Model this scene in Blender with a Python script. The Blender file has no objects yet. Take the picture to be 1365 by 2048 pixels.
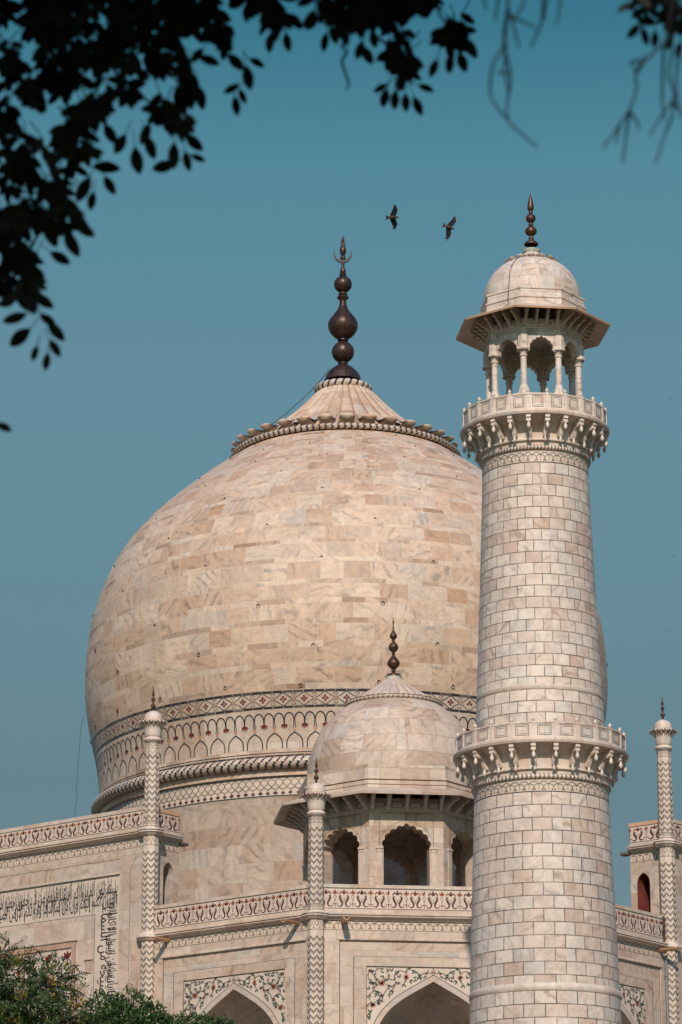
import bpy, bmesh, math, random
import numpy as np
from math import sin, cos, tan, pi, radians, sqrt, atan2
from mathutils import Vector, Matrix

S = bpy.context.scene
COL = S.collection
rnd = random.Random(7)

# ------------------------------------------------------------------ camera
AZ = radians(6.78)                      # the photographer stands a little left of the building's diagonal
DIST, CZ, PITCH, FPX = 180.0, 1.7, radians(16.75), 6400.0
YAW = -0.00064
CAM = Vector((-DIST * sin(AZ), -DIST * cos(AZ), CZ))
_f = Vector((sin(AZ + YAW), cos(AZ + YAW), 0.0))
CR = Vector((cos(AZ + YAW), -sin(AZ + YAW), 0.0))
CV = _f * cos(PITCH) + Vector((0, 0, 1)) * sin(PITCH)
CU = CR.cross(CV)
cam_data = bpy.data.cameras.new('camera')
cam = bpy.data.objects.new('camera', cam_data)
COL.objects.link(cam)
cam.matrix_world = Matrix(((CR.x, CU.x, -CV.x, CAM.x), (CR.y, CU.y, -CV.y, CAM.y), (CR.z, CU.z, -CV.z, CAM.z), (0, 0, 0, 1)))
cam_data.sensor_fit = 'VERTICAL'
cam_data.sensor_height = 36.0
cam_data.sensor_width = 24.0
cam_data.lens = FPX / 2048 * 36.0
cam_data.clip_start = 0.5
cam_data.clip_end = 6000
cam_data.dof.use_dof = True
cam_data.dof.focus_distance = 150.0
cam_data.dof.aperture_fstop = 6.6
S.camera = cam

# ------------------------------------------------------------------ sky and sun
SUN_EL, SUN_AZ = radians(35), radians(9)      # sun behind the camera, left of the diagonal
world = bpy.data.worlds.new('World')
S.world = world
world.use_nodes = True
wn = world.node_tree
wn.nodes.clear()
w_out = wn.nodes.new('ShaderNodeOutputWorld')
w_bg = wn.nodes.new('ShaderNodeBackground')
w_sky = wn.nodes.new('ShaderNodeTexSky')
w_sky.sky_type = 'NISHITA'
w_sky.sun_disc = False
w_sky.sun_elevation = SUN_EL
w_sky.sun_rotation = pi + SUN_AZ
w_sky.air_density = 1.0
w_sky.dust_density = 1.0
w_sky.ozone_density = 1.0
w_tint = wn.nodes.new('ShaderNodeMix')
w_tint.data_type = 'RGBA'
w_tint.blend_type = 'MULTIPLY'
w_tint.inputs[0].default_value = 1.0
# sky tint by height; overhead and lowest bands set brighter to fill the shade
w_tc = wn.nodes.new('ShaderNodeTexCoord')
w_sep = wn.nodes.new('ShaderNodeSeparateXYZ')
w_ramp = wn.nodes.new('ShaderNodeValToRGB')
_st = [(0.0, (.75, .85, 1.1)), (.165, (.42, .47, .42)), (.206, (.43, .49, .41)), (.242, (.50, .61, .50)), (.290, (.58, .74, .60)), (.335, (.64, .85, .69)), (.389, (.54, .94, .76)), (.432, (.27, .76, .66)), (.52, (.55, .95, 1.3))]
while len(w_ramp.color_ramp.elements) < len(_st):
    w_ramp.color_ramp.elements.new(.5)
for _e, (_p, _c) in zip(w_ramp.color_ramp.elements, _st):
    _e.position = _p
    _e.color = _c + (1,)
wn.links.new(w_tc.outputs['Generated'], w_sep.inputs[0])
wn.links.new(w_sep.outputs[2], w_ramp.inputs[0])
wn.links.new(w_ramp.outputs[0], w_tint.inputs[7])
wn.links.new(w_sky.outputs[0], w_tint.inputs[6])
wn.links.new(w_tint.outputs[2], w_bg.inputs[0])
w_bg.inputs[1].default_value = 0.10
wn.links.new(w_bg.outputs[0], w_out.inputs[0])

sun_data = bpy.data.lights.new('sun', 'SUN')
sun_data.energy = 3.35
sun_data.angle = radians(0.53)
sun_data.color = (1.0, 0.845, 0.705)
sun = bpy.data.objects.new('sun', sun_data)
COL.objects.link(sun)
_sd = Vector((-sin(SUN_AZ) * cos(SUN_EL), -cos(SUN_AZ) * cos(SUN_EL), sin(SUN_EL)))
sun.rotation_euler = _sd.to_track_quat('Z', 'Y').to_euler()

S.view_settings.view_transform = 'Standard'
S.view_settings.look = 'None'
S.view_settings.exposure = 0.0
S.view_settings.gamma = 1.0
S.render.engine = 'CYCLES'
S.cycles.use_denoising = True
S.cycles.max_bounces = 6
S.cycles.diffuse_bounces = 2
S.cycles.caustics_reflective = False
S.cycles.caustics_refractive = False

# ------------------------------------------------------------------ node helpers
class NT:
    def __init__(self, name):
        self.mat = bpy.data.materials.new(name)
        self.mat.use_nodes = True
        self.t = self.mat.node_tree
        self.t.nodes.clear()
        self.out = self.t.nodes.new('ShaderNodeOutputMaterial')
        self.b = self.t.nodes.new('ShaderNodeBsdfPrincipled')
        self.t.links.new(self.b.outputs[0], self.out.inputs[0])

    def put(self, sock, v):
        if isinstance(v, bpy.types.NodeSocket):
            self.t.links.new(v, sock)
        elif v is not None:
            sock.default_value = v

    def n(self, typ, **kw):
        nd = self.t.nodes.new(typ)
        for k, v in kw.items():
            setattr(nd, k, v)
        return nd

    def m(self, op, a, b=None, c=None):
        nd = self.n('ShaderNodeMath', operation=op)
        self.put(nd.inputs[0], a)
        self.put(nd.inputs[1], b)
        self.put(nd.inputs[2], c)
        return nd.outputs[0]

    def vm(self, op, a, b=None):
        nd = self.n('ShaderNodeVectorMath', operation=op)
        self.put(nd.inputs[0], a)
        if b is not None:
            self.put(nd.inputs[1], b)
        return nd.outputs[0]

    def xyz(self, x, y, z):
        nd = self.n('ShaderNodeCombineXYZ')
        self.put(nd.inputs[0], x); self.put(nd.inputs[1], y); self.put(nd.inputs[2], z)
        return nd.outputs[0]

    def mix(self, f, a, b, mode='MIX'):
        nd = self.n('ShaderNodeMix', data_type='RGBA', blend_type=mode)
        self.put(nd.inputs[0], f)
        self.put(nd.inputs[6], a if isinstance(a, bpy.types.NodeSocket) else tuple(a) + (1,))
        self.put(nd.inputs[7], b if isinstance(b, bpy.types.NodeSocket) else tuple(b) + (1,))
        return nd.outputs[2]

    def ramp(self, f, stops, interp='LINEAR'):
        nd = self.n('ShaderNodeValToRGB')
        cr = nd.color_ramp
        cr.interpolation = interp
        while len(cr.elements) < len(stops):
            cr.elements.new(0.5)
        for e, (p, c) in zip(cr.elements, stops):
            e.position = p
            e.color = (c, c, c, 1) if isinstance(c, (int, float)) else tuple(c) + (1,)
        self.put(nd.inputs[0], f)
        return nd.outputs[0]

    def noise(self, vec, scale, detail=4, rough=0.55, dist=0.0):
        nd = self.n('ShaderNodeTexNoise')
        self.put(nd.inputs['Vector'], vec)
        nd.inputs['Scale'].default_value = scale
        nd.inputs['Detail'].default_value = detail
        nd.inputs['Roughness'].default_value = rough
        nd.inputs['Distortion'].default_value = dist
        return nd.outputs[0]

    def sep(self, v):
        nd = self.n('ShaderNodeSeparateXYZ')
        self.put(nd.inputs[0], v)
        return nd.outputs


def plain(name, col, rough=0.5, metal=0.0, var=0.15, scale=3.0):
    k = NT(name)
    pos = k.n('ShaderNodeNewGeometry').outputs['Position']
    nz = k.noise(pos, scale, 5, 0.6)
    f = k.ramp(nz, [(0.3, 1 - var), (0.7, 1 + var)])
    k.put(k.b.inputs['Base Color'], k.mix(1.0, col, f, 'MULTIPLY'))
    k.b.inputs['Roughness'].default_value = rough
    k.b.inputs['Metallic'].default_value = metal
    return k.mat


def stone(name, cw, rh, stops, irr=0.0, mort=0.02, mortv=None, mcol=(0.3, 0.2, 0.13), running=True,
          vein=0.5, stain=0.4, vcol=(0.30, 0.19, 0.12), gcol=(0.36, 0.33, 0.31), vscale=0.55, rough=0.42, seed=0.0, strip=False):
    """Marble laid in blocks: UV in metres (or rows); every block gets its own tint and its own piece of veining."""
    k = NT(name)
    uv = k.n('ShaderNodeUVMap').outputs[0]
    pos = k.n('ShaderNodeNewGeometry').outputs['Position']
    u, v = k.sep(uv)[:2]
    vr = k.m('DIVIDE', v, rh)
    row = k.m('FLOOR', vr)
    fv = k.m('SUBTRACT', vr, row)
    uu = k.m('DIVIDE', u, cw)
    if running:
        uu = k.m('ADD', uu, k.m('MULTIPLY', k.m('FLOORED_MODULO', row, 2.0), 0.5))
    if irr > 0:
        wn_ = k.n('ShaderNodeTexWhiteNoise', noise_dimensions='1D')
        k.put(wn_.inputs['W'], k.m('ADD', row, seed))
        uu = k.m('ADD', uu, k.m('MULTIPLY', wn_.outputs[0], 7.0))
        nz = k.n('ShaderNodeTexNoise', noise_dimensions='2D')
        k.put(nz.inputs['Vector'], k.xyz(k.m('MULTIPLY', uu, 0.8), k.m('MULTIPLY', row, 13.7), 0))
        nz.inputs['Detail'].default_value = 0
        nz.inputs['Scale'].default_value = 1.0
        uu = k.m('ADD', uu, k.m('MULTIPLY', k.m('SUBTRACT', nz.outputs[0], 0.5), irr * 2))
    cell = k.m('FLOOR', uu)
    fu = k.m('SUBTRACT', uu, cell)
    wn2 = k.n('ShaderNodeTexWhiteNoise', noise_dimensions='3D')
    k.put(wn2.inputs['Vector'], k.xyz(k.m('ADD', cell, 0.5), k.m('ADD', row, 0.5), seed + 0.3))
    val, rcol = wn2.outputs[0], wn2.outputs[1]
    rr, rg, rb = k.n('ShaderNodeSeparateColor'), None, None
    k.put(rr.inputs[0], rcol)
    ra, rb_, rc_ = rr.outputs
    base = k.ramp(val, stops)
    if strip:      # the thin string courses are of browner stone
        odd = k.m('FLOORED_MODULO', k.m('ADD', row, 1.0), 2.0)
        base = k.mix(odd, base, k.mix(1.0, base, k.ramp(ra, [(0.0, .74), (.25, .92), (.6, 1.03)]), 'MULTIPLY'))
    # veining, shifted to a new piece of rock in each block, partly turned
    p2 = k.vm('ADD', pos, k.vm('MULTIPLY', rcol, (31.0, 47.0, 23.0)))
    rot = k.n('ShaderNodeVectorRotate', rotation_type='EULER_XYZ')
    k.put(rot.inputs['Vector'], p2)
    k.put(rot.inputs['Rotation'], k.vm('MULTIPLY', rcol, (5.0, 6.3, 7.1)))
    p3 = k.vm('MULTIPLY', rot.outputs[0], k.xyz(k.m('ADD', k.m('MULTIPLY', rc_, .7), .6), 1.0, 1.7))
    n1 = k.noise(p3, vscale, 5, 0.55, 1.6)
    wv = k.n('ShaderNodeTexWave', wave_type='BANDS', wave_profile='SIN')
    k.put(wv.inputs['Vector'], p3)
    wv.inputs['Scale'].default_value = vscale * 1.1
    wv.inputs['Distortion'].default_value = 5.5
    wv.inputs['Detail'].default_value = 3.5
    wv.inputs['Detail Scale'].default_value = 1.1
    wv.inputs['Detail Roughness'].default_value = 0.6
    vmask = k.ramp(wv.outputs[1], [(0.0, 1.0), (0.10, 0.8), (0.26, 0.25), (0.55, 0.0)])
    vmask = k.m('MULTIPLY', vmask, k.ramp(k.noise(p3, vscale * 1.3, 3, 0.6), [(0.40, 0.05), (0.60, 1.0)]))
    vamt = k.m('MULTIPLY', k.ramp(rb_, [(0.1, 0.25), (0.8, 1.0)]), vein)
    c = k.mix(k.m('MULTIPLY', vmask, vamt), base, k.mix(ra, vcol, gcol))
    cloud = k.ramp(n1, [(0.40, 0.0), (0.68, 1.0)])
    c = k.mix(k.m('MULTIPLY', cloud, k.m('MULTIPLY', rc_, stain)), c, k.mix(k.m('GREATER_THAN', rb_, .6), (0.46, 0.40, 0.36), (0.52, 0.33, 0.215)))
    # finer streaks inside each block, and faint rain streaks that run down across the joints
    wv2 = k.n('ShaderNodeTexWave', wave_type='BANDS', wave_profile='SIN')
    k.put(wv2.inputs['Vector'], p3)
    wv2.inputs['Scale'].default_value = vscale * 2.6
    wv2.inputs['Distortion'].default_value = 8.0
    wv2.inputs['Detail'].default_value = 3.0
    wv2.inputs['Detail Scale'].default_value = 0.7
    v2 = k.m('MULTIPLY', k.ramp(wv2.outputs[1], [(0.0, 1.0), (0.2, 0.35), (0.5, 0.0)]), k.ramp(k.noise(p3, vscale * 1.9, 3, 0.6), [(0.45, 0.0), (0.62, 1.0)]))
    c = k.mix(k.m('MULTIPLY', v2, vein * 0.45), c, k.mix(rc_, (0.40, 0.24, 0.14), gcol))
    rain = k.ramp(k.noise(k.vm('MULTIPLY', pos, (1.1, 1.1, 0.09)), 1.0, 5, 0.65), [(0.30, 0.90), (0.52, 1.0), (0.7, 1.04)])
    c = k.mix(1.0, c, rain, 'MULTIPLY')
    fine = k.ramp(k.noise(pos, 3.2, 7, 0.72), [(0.28, 0.82), (0.72, 1.12)])
    c = k.mix(1.0, c, fine, 'MULTIPLY')
    big = k.ramp(k.noise(pos, 0.13, 4, 0.6), [(0.3, 0.90), (0.7, 1.06)])
    c = k.mix(1.0, c, big, 'MULTIPLY')
    mu = k.m('LESS_THAN', k.m('MINIMUM', fu, k.m('SUBTRACT', 1.0, fu)), mort / cw / 2)
    mv = k.m('LESS_THAN', k.m('MINIMUM', fv, k.m('SUBTRACT', 1.0, fv)), (mortv if mortv is not None else mort) / rh / 2)
    mm = k.m('MAXIMUM', mu, mv)
    c = k.mix(k.m('MULTIPLY', mm, k.ramp(k.noise(pos, 0.9, 4, 0.7), [(0.3, 0.45), (0.6, 0.97)])), c, mcol)
    k.put(k.b.inputs['Base Color'], c)
    k.put(k.b.inputs['Roughness'], k.m('ADD', rough, k.m('MULTIPLY', n1, 0.25)))
    bp = k.n('ShaderNodeBump')
    bp.inputs['Strength'].default_value = 0.35
    bp.inputs['Distance'].default_value = 0.03
    k.put(bp.inputs['Height'], k.m('ADD', k.m('SUBTRACT', 1.0, mm), k.m('MULTIPLY', val, 0.35)))
    k.put(k.b.inputs['Normal'], bp.outputs[0])
    return k.mat


WARM = [(0.0, (0.52, 0.315, 0.20)), (0.07, (0.59, 0.39, 0.265)), (0.3, (0.65, 0.45, 0.322)), (0.6, (0.695, 0.501, 0.368)), (0.88, (0.75, 0.568, 0.433)), (1.0, (0.63, 0.50, 0.40))]
PALE = [(0.0, (0.545, 0.385, 0.29)), (0.12, (0.59, 0.445, 0.35)), (0.5, (0.645, 0.503, 0.405)), (0.85, (0.695, 0.56, 0.46)), (1.0, (0.55, 0.475, 0.42))]
CREAM = [(0.0, (0.64, 0.455, 0.37)), (0.06, (0.69, 0.535, 0.45)), (0.5, (0.755, 0.62, 0.53)), (0.85, (0.82, 0.70, 0.605)), (1.0, (0.66, 0.58, 0.53))]
M_DOME = stone('dome_marble', 1.40, 1.0, WARM, irr=0.44, mort=0.035, mortv=0.04, mcol=(0.66, 0.51, 0.40), running=False, vein=0.95, stain=0.65, seed=3, vscale=0.62, strip=True)
M_WALL = stone('wall_marble', 1.9, 0.92, PALE, irr=0.3, mort=0.018, mcol=(0.40, 0.29, 0.21), running=False, vein=0.75, stain=0.55, vscale=0.6, seed=11)
M_DRUM = stone('drum_marble', 1.5, 1.02, PALE, irr=0.3, mort=0.02, mcol=(0.44, 0.32, 0.23), running=False, vein=0.8, stain=0.6, seed=19)
M_MIN = stone('minaret_marble', 1.0, 1.0, CREAM, irr=0.0, mort=0.048, mortv=0.076, mcol=(0.065, 0.054, 0.050), running=True, vein=0.7, stain=0.5, seed=29, vscale=0.75)
KIO = [(0.0, (0.47, 0.31, 0.22)), (0.10, (0.55, 0.40, 0.305)), (0.45, (0.63, 0.48, 0.38)), (0.8, (0.71, 0.57, 0.465)), (1.0, (0.52, 0.455, 0.415))]
M_KIOSK = stone('kiosk_marble', 1.35, 0.8, KIO, irr=0.3, mort=0.03, mcol=(0.36, 0.26, 0.19), running=False, vein=0.95, stain=0.65, seed=43, vscale=0.7)
M_PAV = stone('pavilion_marble', 0.9, 0.62, CREAM, irr=0.25, mort=0.02, mcol=(0.40, 0.30, 0.23), running=False, vein=0.9, stain=0.5, vscale=0.9, seed=51)
M_TRIM = stone('trim_marble', 1.3, 3.0, PALE, irr=0.3, mort=0.012, mcol=(0.42, 0.31, 0.23), running=False, vein=0.35, stain=0.4, vscale=1.0, seed=61)
M_CARVED = stone('carved_marble', 0.7, 1.4, CREAM, irr=0.2, mort=0.008, mcol=(0.46, 0.36, 0.28), running=False, vein=0.3, stain=0.3, vscale=1.2, seed=71)
M_RIB = stone('petal_marble', 1.0, 0.9, WARM, irr=0.25, mort=0.012, mcol=(0.40, 0.28, 0.19), running=False, vein=0.5, stain=0.5, vscale=0.9, seed=81)
M_WHITE = plain('white_inlay_ground', (0.64, 0.52, 0.43), 0.45, 0, 0.12, 0.8)
M_BLACK = plain('black_inlay', (0.030, 0.030, 0.036), 0.4, 0, 0.3, 4)
M_SLATE = plain('slate_inlay', (0.085, 0.08, 0.08), 0.45, 0, 0.4, 2)
M_GREY = plain('grey_inlay', (0.17, 0.145, 0.125), 0.5, 0, 0.3, 2)
M_RED = plain('carnelian_inlay', (0.16, 0.022, 0.020), 0.4, 0, 0.4, 3)
M_WINE = plain('wine_inlay', (0.095, 0.020, 0.024), 0.4, 0, 0.4, 3)
M_ORANGE = plain('orange_inlay', (0.34, 0.10, 0.045), 0.45, 0, 0.4, 3)
M_TAN = plain('tan_inlay', (0.50, 0.27, 0.15), 0.45, 0, 0.2, 3)
M_GREEN = plain('green_inlay', (0.035, 0.085, 0.065), 0.4, 0, 0.4, 3)
M_OLIVE = plain('olive_inlay', (0.30, 0.20, 0.10), 0.45, 0, 0.3, 3)
M_BRONZE = plain('dark_bronze', (0.062, 0.034, 0.025), 0.42, 0.45, 0.5, 2.5)
M_COPPER = plain('brown_copper', (0.10, 0.050, 0.030), 0.42, 0.5, 0.45, 5)
M_PATINA = plain('green_patina', (0.46, 0.45, 0.38), 0.6, 0, 0.25, 6)
M_IRON = plain('iron', (0.05, 0.045, 0.05), 0.6, 0.3, 0.2, 6)
M_CABLE = plain('cable_black', (0.03, 0.03, 0.035), 0.7, 0, 0.2, 6)
M_REDWALL = plain('red_plaster', (0.20, 0.045, 0.035), 0.75, 0, 0.45, 1.6)
M_EDGE = plain('ochre_edge_marble', (0.56, 0.34, 0.20), 0.5, 0, 0.18, 1.2)
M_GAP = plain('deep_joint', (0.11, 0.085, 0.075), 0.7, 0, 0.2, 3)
M_ROSE = plain('rosy_marble', (0.47, 0.295, 0.215), 0.5, 0, 0.2, 1.5)
M_SEAM = plain('petal_seam', (0.36, 0.215, 0.135), 0.6, 0, 0.2, 2)
M_ROOF = plain('weathered_lime_roof', (0.20, 0.17, 0.145), 0.8, 0, 0.25, 1.0)
M_PAVE = plain('worn_paving', (0.30, 0.25, 0.21), 0.7, 0, 0.2, 0.6)
M_PIPE = plain('pipe_grey', (0.22, 0.25, 0.27), 0.55, 0.2, 0.15, 3)

# ------------------------------------------------------------------ mesh helpers
class MB:
    def __init__(self):
        self.v, self.f, self.mi, self.uv, self.sm = [], [], [], [], []

    def poly(self, pts, uv=None, mat=0, smooth=False):
        b = len(self.v)
        self.v += [tuple(p) for p in pts]
        self.f.append(tuple(range(b, b + len(pts))))
        self.mi.append(mat)
        self.sm.append(smooth)
        self.uv.append(uv if uv else [(p[0] + p[1], p[2]) for p in pts])

    def grid(self, P, UV=None, mat=0, smooth=True, matf=None):
        """P[i][j] rows of points; shared vertices."""
        b = len(self.v)
        n, m_ = len(P), len(P[0])
        for r in P:
            self.v += [tuple(p) for p in r]
        for i in range(n - 1):
            for j in range(m_ - 1):
                self.f.append((b + i * m_ + j, b + i * m_ + j + 1, b + (i + 1) * m_ + j + 1, b + (i + 1) * m_ + j))
                self.mi.append(matf(i, j) if matf else mat)
                self.sm.append(smooth)
                if UV:
                    self.uv.append([UV[i][j], UV[i][j + 1], UV[i + 1][j + 1], UV[i + 1][j]])
                else:
                    self.uv.append([(p[0] + p[1], p[2]) for p in (P[i][j], P[i][j + 1], P[i + 1][j + 1], P[i + 1][j])])

    def build(self, name, mats, parent=None):
        me = bpy.data.meshes.new(name)
        me.from_pydata(self.v, [], self.f)
        for mm in (mats if isinstance(mats, (list, tuple)) else [mats]):
            me.materials.append(mm)
        me.polygons.foreach_set('material_index', self.mi)
        me.polygons.foreach_set('use_smooth', self.sm)
        lay = me.uv_layers.new(name='UVMap')
        flat = [c for q in self.uv for p in q for c in p]
        lay.data.foreach_set('uv', flat)
        me.update()
        o = bpy.data.objects.new(name, me)
        COL.objects.link(o)
        if parent is not None:
            o.parent = parent
        return o


def tag(o, label=None, cat=None, group=None, kind=None):
    if label: o['label'] = label
    if cat: o['category'] = cat
    if group: o['group'] = group
    if kind: o['kind'] = kind
    return o


def empty(name, loc=(0, 0, 0)):
    o = bpy.data.objects.new(name, None)
    COL.objects.link(o)
    o.location = loc
    return o


def frame(nx, ny, c, cx=0.0, cy=0.0, flip=False):
    """A wall's own axes: t along the wall, z up, o outward from the wall face."""
    tx, ty = -ny, nx
    if flip: tx, ty = -tx, -ty
    def W(t, z, o=0.0):
        return (cx + tx * t + nx * (c + o), cy + ty * t + ny * (c + o), z)
    return W


def qz(mb, W, pts, mat=0, uvm='tz', uo=(0, 0), smooth=False):
    if uvm == 'tz': uv = [(p[0] + uo[0], p[1] + uo[1]) for p in pts]
    elif uvm == 'oz': uv = [(p[2] + 0.37 + uo[0], p[1] + uo[1]) for p in pts]
    else: uv = [(p[0] + uo[0], p[2] + uo[1]) for p in pts]
    mb.poly([W(*p) for p in pts], uv, mat, smooth)


def rect(mb, W, t0, t1, z0, z1, o=0.0, mat=0, uo=(0, 0)):
    qz(mb, W, [(t0, z0, o), (t1, z0, o), (t1, z1, o), (t0, z1, o)], mat, 'tz', uo)


def box(mb, W, t0, t1, z0, z1, o0, o1, mat=0, uo=(0, 0), top=True, bottom=True, ends=True):
    rect(mb, W, t0, t1, z0, z1, o1, mat, uo)
    if top: qz(mb, W, [(t0, z1, o1), (t1, z1, o1), (t1, z1, o0), (t0, z1, o0)], mat, 'to', uo)
    if bottom: qz(mb, W, [(t0, z0, o0), (t1, z0, o0), (t1, z0, o1), (t0, z0, o1)], mat, 'to', uo)
    if ends:
        qz(mb, W, [(t0, z0, o0), (t0, z0, o1), (t0, z1, o1), (t0, z1, o0)], mat, 'oz', uo)
        qz(mb, W, [(t1, z0, o1), (t1, z0, o0), (t1, z1, o0), (t1, z1, o1)], mat, 'oz', uo)


def bar_profile(mb, W, t0, t1, prof, mat=0, matf=None, ends=True, back=None):
    """Extrude a profile [(o, z)...] (bottom to top) along the wall: mouldings."""
    s = 0.0
    for i, (a, b) in enumerate(zip(prof[:-1], prof[1:])):
        l = math.hypot(b[0] - a[0], b[1] - a[1])
        mb.poly([W(t0, a[1], a[0]), W(t1, a[1], a[0]), W(t1, b[1], b[0]), W(t0, b[1], b[0])],
                [(t0, s), (t1, s), (t1, s + l), (t0, s + l)], matf(i) if matf else mat)
        s += l
    if ends:
        for t in (t0, t1):
            mb.poly([W(t, z, o) for o, z in prof], [(o, z) for o, z in prof], mat)


def ring(r, z, n, cx=0.0, cy=0.0, a0=0.0, a1=2 * pi):
    return [(cx + r * sin(a0 + (a1 - a0) * i / n), cy - r * cos(a0 + (a1 - a0) * i / n), z) for i in range(n + 1)]


def revolve(mb, prof, cx=0.0, cy=0.0, n=64, mat=0, ur=None, vf=None, smooth=True, a0=0.0, crease=35, matf=None, rmod=None):
    """Surface of revolution; sharp profile corners are split so they stay sharp."""
    segs, cur = [], [prof[0]]
    for i in range(1, len(prof)):
        cur.append(prof[i])
        if 0 < i < len(prof) - 1:
            a = atan2(prof[i][1] - prof[i - 1][1], prof[i][0] - prof[i - 1][0])
            b = atan2(prof[i + 1][1] - prof[i][1], prof[i + 1][0] - prof[i][0])
            d = abs((b - a + pi) % (2 * pi) - pi)
            if d > radians(crease):
                segs.append(cur); cur = [prof[i]]
    segs.append(cur)
    s = 0.0
    for sg in segs:
        P, UV = [], []
        for i, (r, z) in enumerate(sg):
            if i: s += math.hypot(r - sg[i - 1][0], z - sg[i - 1][1])
            v = vf(r, z, s) if vf else s
            row, uvr = [], []
            for j in range(n + 1):
                th = a0 + 2 * pi * j / n
                rr = r * rmod(th, z) if rmod else r
                row.append((cx + rr * sin(th), cy - rr * cos(th), z))
                uvr.append((2 * pi * j / n * (ur if ur else max(prof[0][0], 0.3)), v))
            P.append(row); UV.append(uvr)
        mb.grid(P, UV, mat, smooth, matf)


def octa(mb, prof, cx, cy, mat=0, rot=pi / 8, n=8):
    """Faceted prism rings: prof gives (apothem, z)."""
    k = 1 / cos(pi / n)
    s = 0
    for (r0, z0), (r1, z1) in zip(prof[:-1], prof[1:]):
        l = math.hypot(r1 - r0, z1 - z0)
        for j in range(n):
            a, b = rot + 2 * pi * j / n, rot + 2 * pi * (j + 1) / n
            w0, w1 = r0 * tan(pi / n), r1 * tan(pi / n)
            mb.poly([(cx + r0 * k * sin(a), cy - r0 * k * cos(a), z0), (cx + r0 * k * sin(b), cy - r0 * k * cos(b), z0),
                     (cx + r1 * k * sin(b), cy - r1 * k * cos(b), z1), (cx + r1 * k * sin(a), cy - r1 * k * cos(a), z1)],
                    [(j * 7.3 - w0, s), (j * 7.3 + w0, s), (j * 7.3 + w1, s + l), (j * 7.3 - w1, s + l)], mat)
        s += l


def rope(mb, R, z, rm, N, cx=0.0, cy=0.0, dark=0.55, per=5, minor=12, twist=1.0, amp=0.07, sq=1.0, chev=0.0):
    """A twisted rope moulding; the inlaid dark strand is part of the pattern. mats: 0 light, 1 dark."""
    n = N * per
    P = []
    for j in range(minor + 1):
        ph = 2 * pi * j / minor
        row = []
        for i in range(n + 1):
            th = 2 * pi * i / n
            q = rm * (1 + amp * cos(N * th - twist * ph))
            r = R + q * cos(ph)
            row.append((cx + r * sin(th), cy - r * cos(th), z + q * sin(ph) * sq))
        P.append(row)
    def mf(j, i):
        th = 2 * pi * (i + 0.5) / n
        if chev:
            q = 2 * pi * (j + 0.5) / minor
            return 1 if cos(N * th + chev * min(q, 2 * pi - q)) > dark else 0
        return 1 if cos(N * th - twist * 2 * pi * (j + 0.5) / minor + pi) > dark else 0
    UV = [[(2 * pi * i / n * R, j * 0.1) for i in range(n + 1)] for j in range(minor + 1)]
    mb.grid(P, UV, 0, True, mf)


def catmull(pts, k=6):
    out = []
    p = [pts[0]] + list(pts) + [pts[-1]]
    for i in range(1, len(p) - 2):
        for j in range(k):
            t = j / k
            out.append(tuple(0.5 * (2 * b + (c - a) * t + (2 * a - 5 * b + 4 * c - d) * t * t + (3 * b - a - 3 * c + d) * t ** 3)
                             for a, b, c, d in zip(p[i - 1], p[i], p[i + 1], p[i + 2])))
    out.append(tuple(pts[-1]))
    return out


class Ink:
    """Pietra dura: flat pieces of coloured stone let into a surface. F(u, v, off) places them."""
    def __init__(self, mb, F, off=0.007):
        self.mb, self.F, self.off = mb, F, off

    def stroke(self, pts, w, mat, sub=None, du=0.0, dv=0.0, su=1.0, sv=1.0):
        q = [(du + p[0] * su, dv + p[1] * sv, (p[2] if len(p) > 2 else w)) for p in pts]
        n = len(q)
        L, R_ = [], []
        for i in range(n):
            a, b = q[max(0, i - 1)], q[min(n - 1, i + 1)]
            dx, dy = b[0] - a[0], b[1] - a[1]
            l = math.hypot(dx, dy) or 1e-9
            nx, ny = -dy / l, dx / l
            h = q[i][2] / 2
            L.append((q[i][0] + nx * h, q[i][1] + ny * h)); R_.append((q[i][0] - nx * h, q[i][1] - ny * h))
        for i in range(n - 1):
            pp = [R_[i], R_[i + 1], L[i + 1], L[i]]
            self.mb.poly([self.F(x, y, self.off) for x, y in pp], pp, mat)

    def blob(self, pts, mat, du=0.0, dv=0.0, su=1.0, sv=1.0):
        if rnd.random() < .025: return        # a lost piece
        pp = [(du + x * su, dv + y * sv) for x, y in pts]
        self.mb.poly([self.F(x, y, self.off + 0.002) for x, y in pp], pp, mat)

    def disc(self, x, y, r, mat, n=8, ry=None):
        ry = ry or r
        self.blob([(x + r * cos(2 * pi * i / n), y + ry * sin(2 * pi * i / n)) for i in range(n)], mat)

    def petal(self, x, y, ang, l, w, mat):
        c, s_ = cos(ang), sin(ang)
        self.blob([(x + c * a - s_ * b, y + s_ * a + c * b) for a, b in ((0, 0), (l * .4, -w / 2), (l * .75, -w * .38), (l, 0), (l * .75, w * .38), (l * .4, w / 2))], mat)


def arc(cx, cy, r, a0, a1, n=8, ry=None):
    ry = ry or r
    return [(cx + r * cos(a0 + (a1 - a0) * i / n), cy + ry * sin(a0 + (a1 - a0) * i / n)) for i in range(n + 1)]


def pointed(hw, zs, za, n=28):
    """Four-centred arch from the left springing to the right one."""
    out = []
    for i in range(-n, n + 1):
        u = abs(i) / n
        u = sin(u * pi / 2)
        f = 1 - 0.45 * u - 0.55 * (1 - sqrt(max(0.0, 1 - u ** 5)))
        out.append((math.copysign(u, i) * hw, zs + (za - zs) * f))
    return out


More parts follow.
